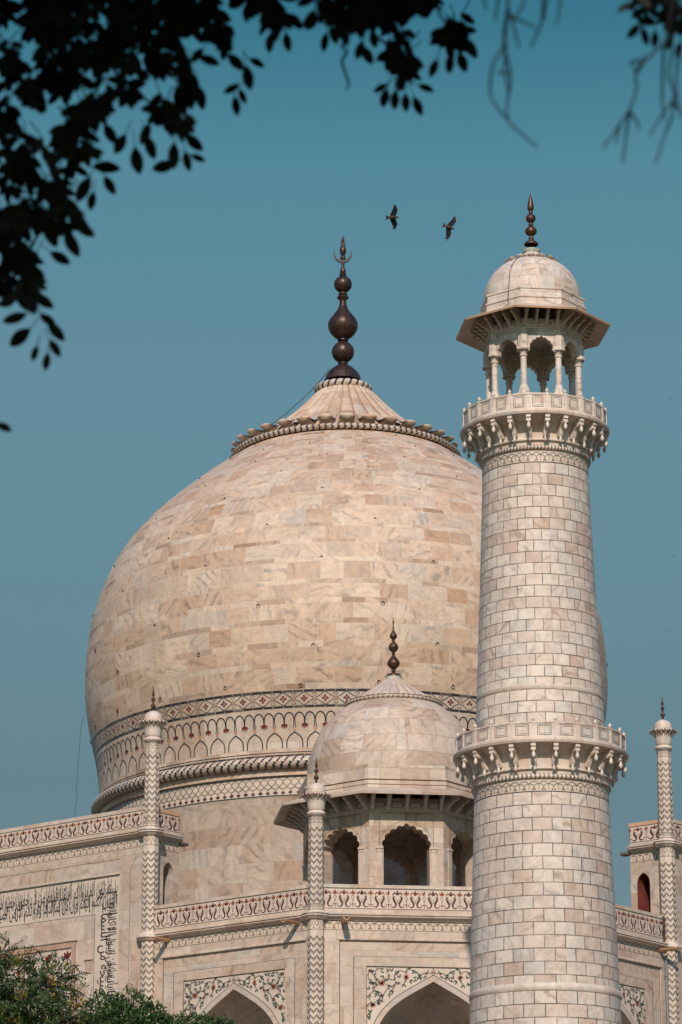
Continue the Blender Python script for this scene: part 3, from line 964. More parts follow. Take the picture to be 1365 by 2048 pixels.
def bay(name, W, tc, h, mb=None):
    """One wall bay: inlaid frieze, cornice, framed recess, spandrel and the arch."""
    mb = MB()
    ink = Ink(mb, W, .008)
    uo = (rnd.uniform(0, 50), 0)
    t0, t1 = tc - h, tc + h
    fw, iw, sw = 4.32, 3.66, 3.08
    # plain wall
    rect(mb, W, t0, tc - fw, Z0, 25.04, 0, 0, uo); rect(mb, W, tc + fw, t1, Z0, 25.04, 0, 0, uo)
    rect(mb, W, t0, t1, 25.04, 25.45, 0, 0, uo)
    rect(mb, W, t0, t1, 25.45, 25.90, 0, 11)
    fan_lattice(ink, t0, t1, 25.47, .40, .41)
    for z in (25.455,): ink.stroke([(t0, z), (t1, z)], .022, GY)
    # moulded edge of the recess
    o1, o2, o3 = -.07, -.12, -.10
    bar_profile(mb, W, tc - fw - .1, tc + fw + .1, [(0, 24.98), (.05, 25.0), (.05, 25.06), (.02, 25.10), (0, 25.10)], 0)
    for z0_, z1_, a, b, o in ((None, None, fw, iw, o1),):
        rect(mb, W, tc - fw, tc + fw, 24.27, 25.04, o1, 0, (uo[0] + 3.3, .3))
        rect(mb, W, tc - fw, tc - iw, Z0, 24.27, o1, 0, (uo[0] + 5.1, .1)); rect(mb, W, tc + iw, tc + fw, Z0, 24.27, o1, 0, (uo[0] + 1.1, .6))
    qz(mb, W, [(tc - fw, 25.04, 0), (tc + fw, 25.04, 0), (tc + fw, 25.04, o1), (tc - fw, 25.04, o1)], 0, 'to')
    for s in (-1, 1): qz(mb, W, [(tc + s * fw, Z0, 0), (tc + s * fw, 25.04, 0), (tc + s * fw, 25.04, o1), (tc + s * fw, Z0, o1)], 0, 'oz')
    ink.off = o1 + .006
    ink.stroke([(tc - fw + .02, Z0), (tc - fw + .02, 25.02), (tc + fw - .02, 25.02), (tc + fw - .02, Z0)], .035, BK)
    ink.stroke([(tc - iw, Z0), (tc - iw, 24.27), (tc + iw, 24.27), (tc + iw, Z0)], .030, BK)
    # inner border and spandrel
    rect(mb, W, tc - iw, tc + iw, 23.84, 24.27, o1, 0, (uo[0] + 9, .2))
    rect(mb, W, tc - iw, tc - sw, Z0, 23.84, o1, 0, (uo[0] + 12, .2)); rect(mb, W, tc + sw, tc + iw, Z0, 23.84, o1, 0, (uo[0] + 15, .5))
    qz(mb, W, [(tc - sw, 23.84, o1), (tc + sw, 23.84, o1), (tc + sw, 23.84, o2), (tc - sw, 23.84, o2)], 0, 'to')
    for s in (-1, 1): qz(mb, W, [(tc + s * sw, Z0, o1), (tc + s * sw, 23.84, o1), (tc + s * sw, 23.84, o2), (tc + s * sw, Z0, o2)], 0, 'oz')
    outer = [(-3.07, Z0)] + pointed(3.07, 19.6, 23.46) + [(3.07, Z0)]
    inner = [(-2.86, Z0)] + pointed(2.86, 19.6, 23.18) + [(2.86, Z0)]
    fill_cols(mb, W, pointed(3.07, 19.6, 23.46), 23.84, o2, 11, tc)
    ink.off = o2 + .008
    ink.stroke([(tc - sw + .03, 19.6), (tc - sw + .03, 23.80), (tc + sw - .03, 23.80), (tc + sw - .03, 19.6)], .03, BK)
    ink.stroke([(tc + x, z) for x, z in pointed(3.09, 19.6, 23.48)], .032, SL)
    # medallion over the apex and the scrolls
    ink.stroke([(tc + x * .115, 23.62 + y * .14) for x, y in ((0, 1.1), (-.55, .55), (-.95, -.1), (-.6, -.85), (0, -1.05), (.6, -.85), (.95, -.1), (.55, .55), (0, 1.1))], .022, SL)
    for a in (pi / 2, pi / 2 + 2.1, pi / 2 - 2.1): ink.petal(tc, 23.60, a, .09, .07, RD)
    arabesque(ink, tc, 23.84)
    # arch rib
    for (a, b), (c, d) in zip(zip(outer[:-1], outer[1:]), zip(inner[:-1], inner[1:])):
        mb.poly([W(tc + a[0], a[1], o3), W(tc + b[0], b[1], o3), W(tc + d[0], d[1], o3), W(tc + c[0], c[1], o3)], [(a[1], 0), (b[1], 0), (b[1], .3), (a[1], .3)], 1)
    soffit(mb, W, outer, o2, o3, 1, tc)
    # niche: reveal, then a pointed half-dome
    arch = pointed(2.86, 19.6, 23.18)
    soffit(mb, W, [(-2.86, Z0)] + arch + [(2.86, Z0)], o3, -.75, 0, tc)
    P, UV = [], []
    m_ = 12
    for i in range(m_ + 1):
        a = pi / 2 * i / m_
        k = cos(a) ** .9 if i < m_ else 0.001
        row, ru = [], []
        for j, (x, z) in enumerate(arch):
            row.append(W(tc + x * k, 19.6 + (z - 19.6) * (k * .75 + .25 * (1 - sin(a))), -.75 - 2.6 * sin(a)))
            ru.append((j * .19, i * .36))
        P.append(row); UV.append(ru)
    mb.grid(P, UV, 0, False)
    rect(mb, W, tc - 2.86, tc + 2.86, Z0, 19.6, -2.2, 0, uo)
    wall = mb.build(name, mats(M_WALL, M_TRIM), maus)
    # parapet with its inlaid scroll frieze
    mb = MB()
    ink = Ink(mb, W, .008)
    rect(mb, W, t0, t1, 26.22, 26.42, .01, 0, uo)
    rect(mb, W, t0, t1, 26.42, 27.38, .01, 11)
    ink.off = .018
    scroll_frieze(ink, t0 + .06, t1 - .06, 26.47, .86)
    box(mb, W, t0, t1, 27.38, 27.54, -.45, .045, 0, uo)
    qz(mb, W, [(t0, 26.2, -.45), (t1, 26.2, -.45), (t1, 27.4, -.45), (t0, 27.4, -.45)], 0)
    mb.build('parapet', mats(M_TRIM, M_WALL), wall)
    mb = MB()
    cornice(mb, W, t0, t1, 26.23)
    mb.build('cornice', [M_TRIM, M_WALL, M_GAP], wall)
    return wall


bay('corner_wall', FRAMES['corner'], 0.0, 5.40)
bay('wing_wall', FRAMES['left'], 15.98, 4.93)
bay('wing_wall', FRAMES['right'], 15.98, 4.93)

# terrace roof behind the parapets
mb = MB()
hx = CC * 1.0
pts = []
for q in range(4):
    a = q * pi / 2
    for sx in (-5.3, 5.3):
        pts.append((sx * cos(a) + 34.5 * sin(a), sx * sin(a) - 34.5 * cos(a), 26.3))
mb.poly(pts)
tag(mb.build('roof', M_ROOF, maus))


# --- Arabic lettering (joined forms), for the inscription round the gateway
AR = {'ا': 'FE8D', 'أ': 'FE83', 'إ': 'FE87', 'آ': 'FE81', 'ب': 'FE8F', 'ة': 'FE93', 'ت': 'FE95', 'ث': 'FE99', 'ج': 'FE9D', 'ح': 'FEA1', 'خ': 'FEA5', 'د': 'FEA9', 'ذ': 'FEAB', 'ر': 'FEAD', 'ز': 'FEAF',
      'س': 'FEB1', 'ش': 'FEB5', 'ص': 'FEB9', 'ض': 'FEBD', 'ط': 'FEC1', 'ظ': 'FEC5', 'ع': 'FEC9', 'غ': 'FECD', 'ف': 'FED1', 'ق': 'FED5', 'ك': 'FED9', 'ل': 'FEDD', 'م': 'FEE1', 'ن': 'FEE5', 'ه': 'FEE9', 'و': 'FEED', 'ى': 'FEEF', 'ي': 'FEF1', 'ء': 'FE80', 'ئ': 'FE89', 'ؤ': 'FE85'}
RIGHT_ONLY = set('اأإآدذرزوؤةى')
LAMALEF = {'ا': 'FEFB', 'أ': 'FEF7', 'إ': 'FEF9', 'آ': 'FEF5'}


def shape_word(wd):
    out, prev, i = [], False, 0
    while i < len(wd):
        ch = wd[i]
        if ch == 'ل' and i + 1 < len(wd) and wd[i + 1] in LAMALEF:
            out.append(chr(int(LAMALEF[wd[i + 1]], 16) + (1 if prev else 0))); prev = False; i += 2; continue
        nxt = i + 1 < len(wd) and wd[i + 1] != 'ء'
        base = int(AR[ch], 16)
        if ch == 'ء': out.append(chr(base)); prev = False
        elif ch in RIGHT_ONLY: out.append(chr(base + (1 if prev else 0))); prev = False
        else:
            f = 3 if (prev and nxt) else 2 if nxt else 1 if prev else 0
            out.append(chr(base + f)); prev = nxt
        i += 1
    return ''.join(reversed(out))


def shape(text): return ' '.join(shape_word(w) for w in reversed(text.split()))


def text_polys(text):
    """Outline triangles of a line of lettering, as wide as it comes, cap height about 1."""
    cu = bpy.data.curves.new('lettering', 'FONT')
    cu.body = shape(text)
    cu.resolution_u = 2
    cu.offset = 0.007
    cu.fill_mode = 'FRONT'
    o = bpy.data.objects.new('lettering', cu)
    COL.objects.link(o)
    dg = bpy.context.evaluated_depsgraph_get()
    me = o.evaluated_get(dg).to_mesh()
    vs = [(v.co.x, v.co.y) for v in me.vertices]
    fs = [tuple(p.vertices) for p in me.polygons]
    o.evaluated_get(dg).to_mesh_clear()
    bpy.data.objects.remove(o)
    bpy.data.curves.remove(cu)
    return vs, fs


ROW_T1 = 'يستهزئون ألم يروا كم أهلكنا قبلهم من لا يرجعون جميع محضرون'
ROW_T2 = 'القرون أنهم إليهم وإن كل لما لدينا وآية لهم الأرض الميتة أحييناها'
ROW_V1 = 'واحدة فإذا هم خامدون يا حسرة على العباد ما يأتيهم من رسول إلا كانوا به'
ROW_V2 = 'وما كنا منزلين إن كانت إلا صيحة من السماء'


def lettering(mb, F, text, u_right, length, v0, h, mat, bold=0.0):
    """Set a line right to left ending at u_right - length; F(u, v) -> point."""
    vs, fs = text_polys(text)
    if not vs: return
    x0, x1 = min(v[0] for v in vs), max(v[0] for v in vs)
    y0, y1 = min(v[1] for v in vs), max(v[1] for v in vs)
    sx, sy = length / (x1 - x0), h / (y1 - y0)
    pt = [(u_right - (x1 - x) * sx, v0 + (y - y0) * sy) for x, y in vs]
    for f in fs:
        mb.poly([F(*pt[i]) for i in f], [pt[i] for i in f], mat)


def pishtaq(side):
    W = PFR[side]
    mb = MB(); ink = Ink(mb, W, .008)
    uo = (rnd.uniform(0, 40), .2)
    H = 10.42
    rect(mb, W, -H, H, 30.05, 30.48, 0, 0, uo)
    rect(mb, W, -H, H, 30.48, 30.92, 0, 11)
    fan_lattice(ink, -H, H, 30.5, .39, .41)
    ink.stroke([(-H, 30.485), (H, 30.485)], .022, GY)
    ink.stroke([(-H, 30.04), (8.93, 30.04)], .026, GY)
    rect(mb, W, -8.93, 8.93, 29.36, 30.05, 0, 0, (uo[0] + 4, .4))
    for s in (-1, 1):
        a, b = (8.93, 9.62) if s > 0 else (-9.62, -8.93)
        rect(mb, W, a, b, Z0, 30.05, 0, 0, (uo[0] + 8, .1))
        # bevelled outer border, standing a little forward
        c, d = (9.62, H) if s > 0 else (-H, -9.62)
        rect(mb, W, c, d, Z0, 30.05, .0, 0, (uo[0] + 17, .7))
        ink.stroke([(s * 9.62, Z0), (s * 9.62, 29.5), (s * 9.98, 30.04)], .024, GY)
        qz(mb, W, [(s * H, Z0, 0), (s * H, 32.4, 0), (s * H, 32.4, -.32), (s * H, Z0, -.32)], 1, 'oz')
    o1 = -.06
    bar_profile(mb, W, -8.98, 8.98, [(0, 29.29), (.04, 29.31), (.04, 29.37), (0, 29.40)], 0)
    qz(mb, W, [(-8.93, 29.36, 0), (8.93, 29.36, 0), (8.93, 29.36, o1), (-8.93, 29.36, o1)], 0, 'to')
    for s in (-1, 1): qz(mb, W, [(s * 8.93, Z0, 0), (s * 8.93, 29.36, 0), (s * 8.93, 29.36, o1), (s * 8.93, Z0, o1)], 0, 'oz')
    rect(mb, W, -7.33, 7.33, 26.33, 27.53, o1, 0, (uo[0] + 21, .3))
    for a, b in ((6.1, 7.33), (-7.33, -6.1)): rect(mb, W, a, b, Z0, 26.33, o1, 0, (uo[0] + 23, .6))
    # rosy frame round the spandrel
    o2 = -.03
    for (a, b, c, d) in ((-6.1, 6.1, 26.08, 26.33), (-6.1, -5.87, Z0, 26.08), (5.87, 6.1, Z0, 26.08)):
        rect(mb, W, a, b, c, d, o2, 12)
    qz(mb, W, [(-6.1, 26.33, o2), (6.1, 26.33, o2), (6.1, 26.33, o1), (-6.1, 26.33, o1)], 0, 'to')
    bar_profile(mb, W, -6.25, 6.25, [(o1, 26.36), (.02, 26.37), (.03, 26.42), (o1, 26.45)], 0)
    o3 = -.10
    arch = pointed(5.5, 17.5, 25.25)
    fill_cols(mb, W, [(-5.87, 17.5)] + arch + [(5.87, 17.5)], 26.08, o3, 11, 0)
    ink.off = o3 + .01
    ink.stroke([(x, z) for x, z in arch], .05, SL)
    arabesque(ink, 0, 26.06, (1, -1), 1.88)
    for s in (1, -1):
        for x, z in ((5.55, 25.75), (4.3, 25.7)):
            for q in (pi / 2, pi / 2 + .6, pi / 2 - .6): ink.petal(s * x, z - .2, q, .42, .17, RD)
            ink.stroke(arc(s * x, z - .45, .25, -2.6, 1.4), .06, SL)
    soffit(mb, W, [(-5.5, Z0)] + arch + [(5.5, Z0)], o3, -1.2, 0, 0)
    P, UV = [], []
    for i in range(13):
        a = pi / 2 * i / 12
        k = cos(a) if i < 12 else .001
        P.append([W(x * k, 17.5 + (z - 17.5) * (k * .75 + .25 * (1 - sin(a))), -1.2 - 5 * sin(a)) for x, z in arch])
        UV.append([(j * .36, i * .7) for j in range(len(arch))])
    mb.grid(P, UV, 0, False)
    # returning sides, back and top
    nx, ny = (RT, -RT) if side == 'left' else (-RT, -RT)
    back = -2.25
    wall = mb.build('gateway_block', mats(M_WALL, M_EDGE), maus)
    # inscription band
    mb = MB(); ink = Ink(mb, W, o1 + .006)
    rect(mb, W, -8.93, 8.93, 27.53, 29.36, o1, 11)
    for s in (-1, 1): rect(mb, W, min(s * 7.33, s * 8.93), max(s * 7.33, s * 8.93), Z0, 27.53, o1, 11)
    for a, z in ((8.91, 29.33), (7.33, 27.54)):
        ink.stroke([(-a, Z0), (-a, z), (a, z), (a, Z0)], .03, BK)
    F = lambda u, v: W(u, v, o1 + .008)
    if side == 'left':
        lettering(mb, F, ROW_T1, 8.76, 8.9, 28.08, 1.20, 2)
        lettering(mb, F, ROW_T2, 8.72, 9.3, 27.58, 1.10, 2)
        lettering(mb, F, ROW_T2, -.2, 8.4, 28.08, 1.20, 2)
        lettering(mb, F, ROW_T1, -.6, 7.9, 27.58, 1.10, 2)
        # tall uprights that lift the script through the band
        for i in range(150):
            t = 8.7 - i * .116 + rnd.uniform(-.03, .03)
            if rnd.random() < .8:
                a = rnd.uniform(28.1, 28.45); b = rnd.uniform(28.95, 29.24)
                ink.stroke([(t, a), (t + .015, b)], .030, 2)
            if rnd.random() < .55:
                a = t + rnd.uniform(-.05, .05); ink.stroke([(a, rnd.uniform(27.65, 27.9)), (a - .01, rnd.uniform(28.3, 28.6))], .030, 2)
            if rnd.random() < .5:
                q = rnd.uniform(27.6, 29.2)
                ink.stroke([(t, q), (t + .07, q + .05)], .022, 2)
        G = lambda u, v: W(7.42 + v, 17.0 - u, o1 + .008)        # reading upwards, heads to the right
        ivert = Ink(mb, lambda u, v, o: W(7.42 + v, 17.0 - u, o1 + .006), 0)
        lettering(mb, G, ROW_V1, 0.0, 11.0, .50, .98, 2)
        lettering(mb, G, ROW_V2, -.2, 10.6, .04, .92, 2)
        for i in range(110):
            u = -10.9 + i * .1 + rnd.uniform(-.03, .03)
            if rnd.random() < .8: ivert.stroke([(u, rnd.uniform(.5, .85)), (u, rnd.uniform(1.15, 1.40))], .030, 2)
            if rnd.random() < .4:
                q = rnd.uniform(.05, 1.3); ivert.stroke([(u, q), (u + .06, q + .05)], .022, 2)
    else:
        for i in range(160):
            t = 8.7 - i * .11
            ink.stroke([(t, 27.9), (t + .02, 29.1)], .03, 2)
    mb.build('inscription', mats(M_WHITE, M_WHITE), wall)
    # parapet, all round the raised block
    mb = MB(); ink = Ink(mb, W, .018)
    rect(mb, W, -H, H, 31.28, 31.44, .01, 0, uo)
    rect(mb, W, -H, H, 31.44, 32.24, .01, 11)
    scroll_frieze(ink, -H + .1, H - .1, 31.49, .72)
    box(mb, W, -H - .02, H + .02, 32.24, 32.42, -.4, .045, 0, uo)
    Ws = frame(nx, ny, 10.62, flip=(side == 'right'))
    a0, a1 = -CP + .1, -CP - back + .1
    for s in (1, -1):
        if s < 0: continue
        rect(mb, Ws, a0, a1, 31.28, 31.44, .01, 0, uo)
        rect(mb, Ws, a0, a1, 31.44, 32.24, .01, 11)
        i2 = Ink(mb, Ws, .018)
        scroll_frieze(i2, a0 + .28, a1 - .02, 31.49, .72, .86)
        i2.stroke([(a1 - .02, 31.45), (a1 - .02, 32.24)], .022, BK)
        box(mb, Ws, a0, a1, 32.24, 32.42, -.4, .045, 1, uo)
    mb.build('parapet', mats(M_TRIM, M_EDGE), wall)
    mb = MB()
    cornice(mb, W, -H - .1, H + .1, 31.29, 1.1)
    cornice(mb, Ws, a0 - .2, a1 + .02, 31.29, 1.1)
    box(mb, Ws, a1 - .02, a1 + .45, 30.86, 30.98, -.2, .22, 2)
    mb.build('cornice', [M_TRIM, M_WALL, M_GAP], wall)
    # side wall with its small pointed doorway
    mb = MB(); ink = Ink(mb, Ws, .01)
    rect(mb, Ws, a0, a1, 30.48, 30.95, 0, 11)
    fan_lattice(ink, a0 + .3, a1, 30.5, .39, .41)
    ink.stroke([(a0, 30.485), (a1, 30.485)], .022, GY)
    dc, dh = -27.05, .37
    rect(mb, Ws, a0, dc - dh, 20, 30.48, 0, 0, (4, .2)); rect(mb, Ws, dc + dh, a1, 20, 30.48, 0, 0, (9, .5))
    ar = pointed(dh, 29.35, 29.92, 10)
    fill_cols(mb, Ws, ar, 30.48, 0, 0, dc, (9, .5))
    full = [(-dh, 26.2)] + ar + [(dh, 26.2)]
    soffit(mb, Ws, full, 0, -1.3, 1 if side == 'right' else 0, dc, False)
    rect(mb, Ws, dc - dh, dc + dh, 26.2, 30.0, -1.3, 0)
    # back of the block and its flat top
    Wb = frame(-RT if side == 'left' else RT, -RT, CP, flip=(side == 'right'))
    qz(mb, Wb, [(-10.6, 26, back), (10.6, 26, back), (10.6, 32.4, back), (-10.6, 32.4, back)], 0)
    qz(mb, Wb, [(-10.6, 32.2, back), (10.6, 32.2, back), (10.6, 32.2, -.3), (-10.6, 32.2, -.3)], 0, 'to')
    mb.build('side_wall', mats(M_WALL, M_EDGE if side == 'left' else M_REDWALL), wall)
    return wall


gate_l = pishtaq('left')
gate_r = pishtaq('right')
mb = MB()
W = PFR['left']
box(mb, W, 6.72, 7.28, 25.36, 25.42, -.06, .03, 0)
for i in range(7):
    box(mb, W, 6.76 + i * .07, 6.785 + i * .07, 24.72, 25.34, -.055, -.025, 0)
for i in range(8):
    box(mb, W, 6.75, 7.24, 24.72 + i * .085, 24.745 + i * .085, -.055, -.03, 0)
rect(mb, W, 6.74, 7.25, 24.72, 25.34, -.052, 1)
mb.build('vent_grille', [M_TRIM, M_TAN], gate_l)

# --- engaged pinnacles at the angles
def pinnacle(cx, cy, zt, zc, rot, zlow=Z0):
    """zt: top of the shaft; zc: cornice level on the shaft."""
    mb = MB()
    r = .365
    n = 8
    k = 1 / cos(pi / n)
    verts = [rot + 2 * pi * (j + .5) / n for j in range(n + 1)]
    def side(u, v, o):
        # u runs round the facets, one unit per facet
        j = int(math.floor(u)) % n
        f = u - math.floor(u)
        taper = 1.0 - .13 * max(0, min(1, (v - zc) / (zt - zc)))
        rr = (r + o) * k * taper
        a, b = verts[j], verts[j] + 2 * pi / n
        return (cx + rr * ((1 - f) * sin(a) + f * sin(b)), cy - rr * ((1 - f) * cos(a) + f * cos(b)), v)
    for j in range(n):
        for za, zb in ((zlow, zc - .35), (zc + .05, zt)):
            mb.poly([side(j, za, 0), side(j + .9999, za, 0), side(j + .9999, zb, 0), side(j, zb, 0)], [(j, za), (j + 1, za), (j + 1, zb), (j, zb)], 11)
    fw = 2 * r * tan(pi / n)
    def F(u, v, o): return side(u / fw, v, o)
    ink = Ink(mb, F, .010)
    for j in range(n):
        fa = [(j * fw, (j + .9999) * fw)]
        st = rnd.getstate(); rnd.seed(int(abs(cx * 7 + cy * 3 + zt) * 10))
        chevrons(ink, fa, zlow + 4, zc - .92)
        chevrons(ink, fa, zc + .36, zt - .34)
        rnd.setstate(st)
        # small net under the cornice and at the two ends of the upper shaft
        for zz, hh in ((zc - .80, .40), (zc + .12, .20), (zt - .26, .22)):
            a, b = j * fw + .004, (j + .9999) * fw - .004
            m_ = (a + b) / 2
            ink.stroke([(a, zz + .3 * hh), (m_, zz + hh), (b, zz + .3 * hh)], .022, GY)
            ink.stroke([(a, zz + hh), (m_, zz + .3 * hh), (b, zz + hh)], .022, GY)
            ink.disc(m_, zz + .12 * hh, .03, RD if hh > .3 else TN, 6)
            ink.stroke([(a, zz - .03), (b, zz - .03)], .022, GY)
            ink.stroke([(a, zz + hh + .02), (b, zz + hh + .02)], .018, GY)
    # moulding that carries the cornice round the shaft
    octa(mb, [(.37, zc - .37), (.45, zc - .34), (.56, zc - .23), (.60, zc - .21), (.60, zc - .155)], cx, cy, 0, rot + pi / 8)
    octa(mb, [(.60, zc - .155), (.55, zc - .15), (.55, zc - .125)], cx, cy, 2, rot + pi / 8)
    octa(mb, [(.55, zc - .125), (.63, zc - .115), (.63, zc - .07), (.44, zc - .02), (.37, zc + .05)], cx, cy, 0, rot + pi / 8)
    sh = mb.build('pinnacle', mats(M_CARVED, M_TRIM), maus)
    # capital: ring, fluted bell and open lotus
    mb = MB()
    prof = [(.31, zt), (.34, zt + .02), (.43, zt + .09), (.45, zt + .14), (.43, zt + .19), (.33, zt + .28), (.36, zt + .30), (.375, zt + .34), (.385, zt + .50), (.41, zt + .68), (.45, zt + .80)]
    revolve(mb, prof, cx, cy, n=48, ur=.5, crease=40, rmod=lambda th, z: 1 + (.035 * abs(cos(8 * th)) if z > zt + .31 else 0))
    np_ = 16
    for i in range(np_):
        th = 2 * pi * i / np_
        P = []
        for (rr, zz, hw) in ((.42, zt + .70, .075), (.46, zt + .83, .085), (.56, zt + .95, .098), (.70, zt + 1.015, .09), (.745, zt + .985, .045), (.71, zt + .93, .06), (.58, zt + .84, .06), (.47, zt + .72, .05)):
            P.append([(cx + (rr - .03 * abs(a)) * sin(th) + a * hw * cos(th), cy - (rr - .03 * abs(a)) * cos(th) + a * hw * sin(th), zz + .02 * (1 - a * a)) for a in (-1, -.5, 0, .5, 1)])
        mb.grid(P)
    revolve(mb, [(.62, zt + .95), (.46, zt + 1.03), (.42, zt + 1.06), (.44, zt + 1.10), (.45, zt + 1.17), (.43, zt + 1.19), (.42, zt + 1.22), (.435, zt + 1.25), (.40, zt + 1.36), (.31, zt + 1.47), (.18, zt + 1.56), (.05, zt + 1.60)], cx, cy, n=32, ur=.5, crease=45)
    mb.build('lotus_capital', [M_CARVED], sh)
    mb = MB()
    z = zt + 1.52
    revolve(mb, [(.17, z), (.15, z + .03), (.06, z + .08), (.04, z + .12), (.065, z + .14), (.065, z + .165), (.035, z + .18), (.05, z + .22), (.115, z + .28), (.125, z + .33), (.09, z + .40), (.04, z + .44), (.035, z + .48), (.055, z + .495), (.055, z + .515), (.03, z + .53), (.05, z + .56), (.095, z + .61), (.10, z + .66), (.07, z + .72), (.03, z + .75), (.03, z + .80), (.05, z + .82), (.066, z + .87), (.055, z + .98), (.025, z + 1.17), (.005, z + 1.32)], cx, cy, n=16, ur=.2, crease=60)
    mb.build('finial', [M_COPPER], sh)
    return sh


def on(W, t, o): return W(t, 0, o)[:2]

for side in ('left', 'right'):
    x, y = on(FRAMES[side], 10.80, .0)
    pinnacle(x, y, 35.47 if side == 'left' else 35.72, 31.29, pi / 4 if side == 'left' else -pi / 4)
    # the wing's cornice also rounds the shaft lower down
    mb = MB()
    ro = (pi / 4 if side == 'left' else -pi / 4) + pi / 8
    zc = 26.23
    octa(mb, [(.37, zc - .37), (.45, zc - .34), (.56, zc - .23), (.60, zc - .21), (.60, zc - .07), (.44, zc - .02), (.37, zc + .05)], x, y, 0, ro)
    mb.build('shaft_moulding', [M_CARVED], maus)
for s in (-1, 1):
    pinnacle(s * 5.385, -34.86, 30.63, 26.24, s * pi / 8)

# --- drain spouts and a down pipe
def spout(W, t, z=25.86, L=1.10):
    mb = MB()
    P, Q = [], []
    for o in (-.05, L):
        P.append([W(t + .15 * cos(a), z + .13 * sin(a), o) for a in [pi + pi * i / 10 for i in range(11)]])
        Q.append([W(t + .105 * cos(a), z + .09 * sin(a), o) for a in [pi + pi * i / 10 for i in range(11)]])
    mb.grid(P, None, 0, True); mb.grid(Q, None, 1, True)
    for i in range(10):
        mb.poly([P[1][i], P[1][i + 1], Q[1][i + 1], Q[1][i]], None, 0)
    for e in (0, 10):
        mb.poly([P[0][e], P[1][e], Q[1][e], Q[0][e]], None, 0)
    return mb.build('drain_spout', [M_EDGE, M_REDWALL], maus)

spout(FRAMES['corner'], -4.12)
spout(FRAMES['left'], 12.0); spout(FRAMES['left'], 19.9)
spout(FRAMES['right'], 11.75)
mb = MB()
W = FRAMES['right']
x, y, _ = W(11.33, 0, .12)
revolve(mb, [(.065, 7.0), (.065, 25.6)], x, y, n=12, ur=.1)
for z in (24.6, 21.2): revolve(mb, [(.065, z), (.095, z), (.095, z + .1), (.065, z + .1)], x, y, n=12, ur=.1)
x, y, _ = W(11.40, 0, .10)
revolve(mb, [(.05, 26.3), (.06, 26.4), (.06, 27.45), (.02, 27.5)], x, y, n=12, ur=.1, mat=1)
mb.build('down_pipe', [M_PIPE, M_IRON], maus)

# --- corner kiosk on the roof
KC = 21.8
def kframe(k, a): 
    th = 2 * pi * k / 8
    return frame(sin(th), -cos(th), a, 0, -KC)

mb = MB()
hs = 4.4 * tan(pi / 8)
path = [(-1.22, 28.0)] + cusped(1.22, 31.0, 32.2, 9, .30) + [(1.22, 28.0)]
arch_only = path[1:-1]
for k in range(8):
    W = kframe(k, 4.4)
    fill_round(mb, W, arch_only, (-hs, hs, 31.0, 33.3), 0, 0, 31.0)
    rect(mb, W, -hs, -1.13, 26.3, 31.0, 0, 0, (k * 9, .1)); rect(mb, W, 1.13, hs, 26.3, 31.0, 0, 0, (k * 9 + 4, .3))
    low = [(-1.13, 26.3)] + arch_only + [(1.13, 26.3)]
    soffit(mb, W, low, 0, -.85, 0, 0, False)
    Wi = kframe(k, 3.55)
    hi = 3.55 * tan(pi / 8)
    fill_round(mb, Wi, arch_only, (-hi, hi, 31.0, 33.3), 0, 0, 31.0)
    rect(mb, Wi, -hi, -1.13, 26.3, 31.0, 0, 0, (k * 9, .1)); rect(mb, Wi, 1.13, hi, 26.3, 31.0, 0, 0, (k * 9 + 4, .3))
    # slender engaged shafts beside the opening, with small capitals
    for s in (-1, 1):
        box(mb, W, s * 1.34 - .12, s * 1.34 + .12, 26.3, 30.9, -.05, .05, 1)
        box(mb, W, s * 1.34 - .17, s * 1.34 + .17, 30.9, 31.0, -.05, .09, 1)
        box(mb, W, s * 1.34 - .14, s * 1.34 + .14, 30.76, 30.82, -.05, .07, 1)
    ink = Ink(mb, W, .008)
    ink.stroke([(-1.32, 31.1), (-1.32, 32.66), (1.32, 32.66), (1.32, 31.1)], .026, BK)
    og = cusped(1.40, 31.05, 32.46, 9, .16)
    ink.stroke([(x, min(z, 32.62)) for x, z in og], .018, GY)
    ink.stroke([(x * .12, 32.50 + z * .16) for x, z in ((0, 1), (-.5, .4), (-.8, -.1), (-.4, -.6), (0, -.8), (.4, -.6), (.8, -.1), (.5, .4), (0, 1))], .018, GY)
    bar_profile(mb, W, -hs, hs, [(0, 32.74), (.05, 32.76), (.05, 32.82), (0, 32.84)], 1)
    rect(mb, W, -hs, hs, 32.84, 33.4, .004, 11)
    for i in range(4):
        tc_ = (-1.36 + i * .907)
        a = tc_
        ink.off = .014
        ink.stroke([(a + .33 * cos(q) * (1 + .25 * cos(6 * q)), 33.08 + .15 * sin(q) * (1 + .25 * cos(6 * q))) for q in [2 * pi * j / 24 for j in range(25)]], .03, SL)
octa(mb, [(3.55, 33.3), (.01, 33.3)], 0, -KC, 1)
octa(mb, [(3.55, 28.0), (.01, 28.0)], 0, -KC, 13)
kiosk = mb.build('kiosk', mats(M_KIOSK, M_TRIM) + [M_ROOF], maus)


def bracket_mesh(name, parent, m, w, pts):
    """Stepped stone bracket: side outline in (out, z), extruded by w."""
    mb = MB()
    for s in (-w / 2, w / 2): mb.poly([(s, -o, z) for o, z in pts])
    for a, b in zip(pts, pts[1:] + pts[:1]):
        mb.poly([(-w / 2, -a[0], a[1]), (w / 2, -a[0], a[1]), (w / 2, -b[0], b[1]), (-w / 2, -b[0], b[1])], [(0, a[1]), (w, a[1]), (w, b[1]), (0, b[1])])
    return mb.build(name, [m], parent)


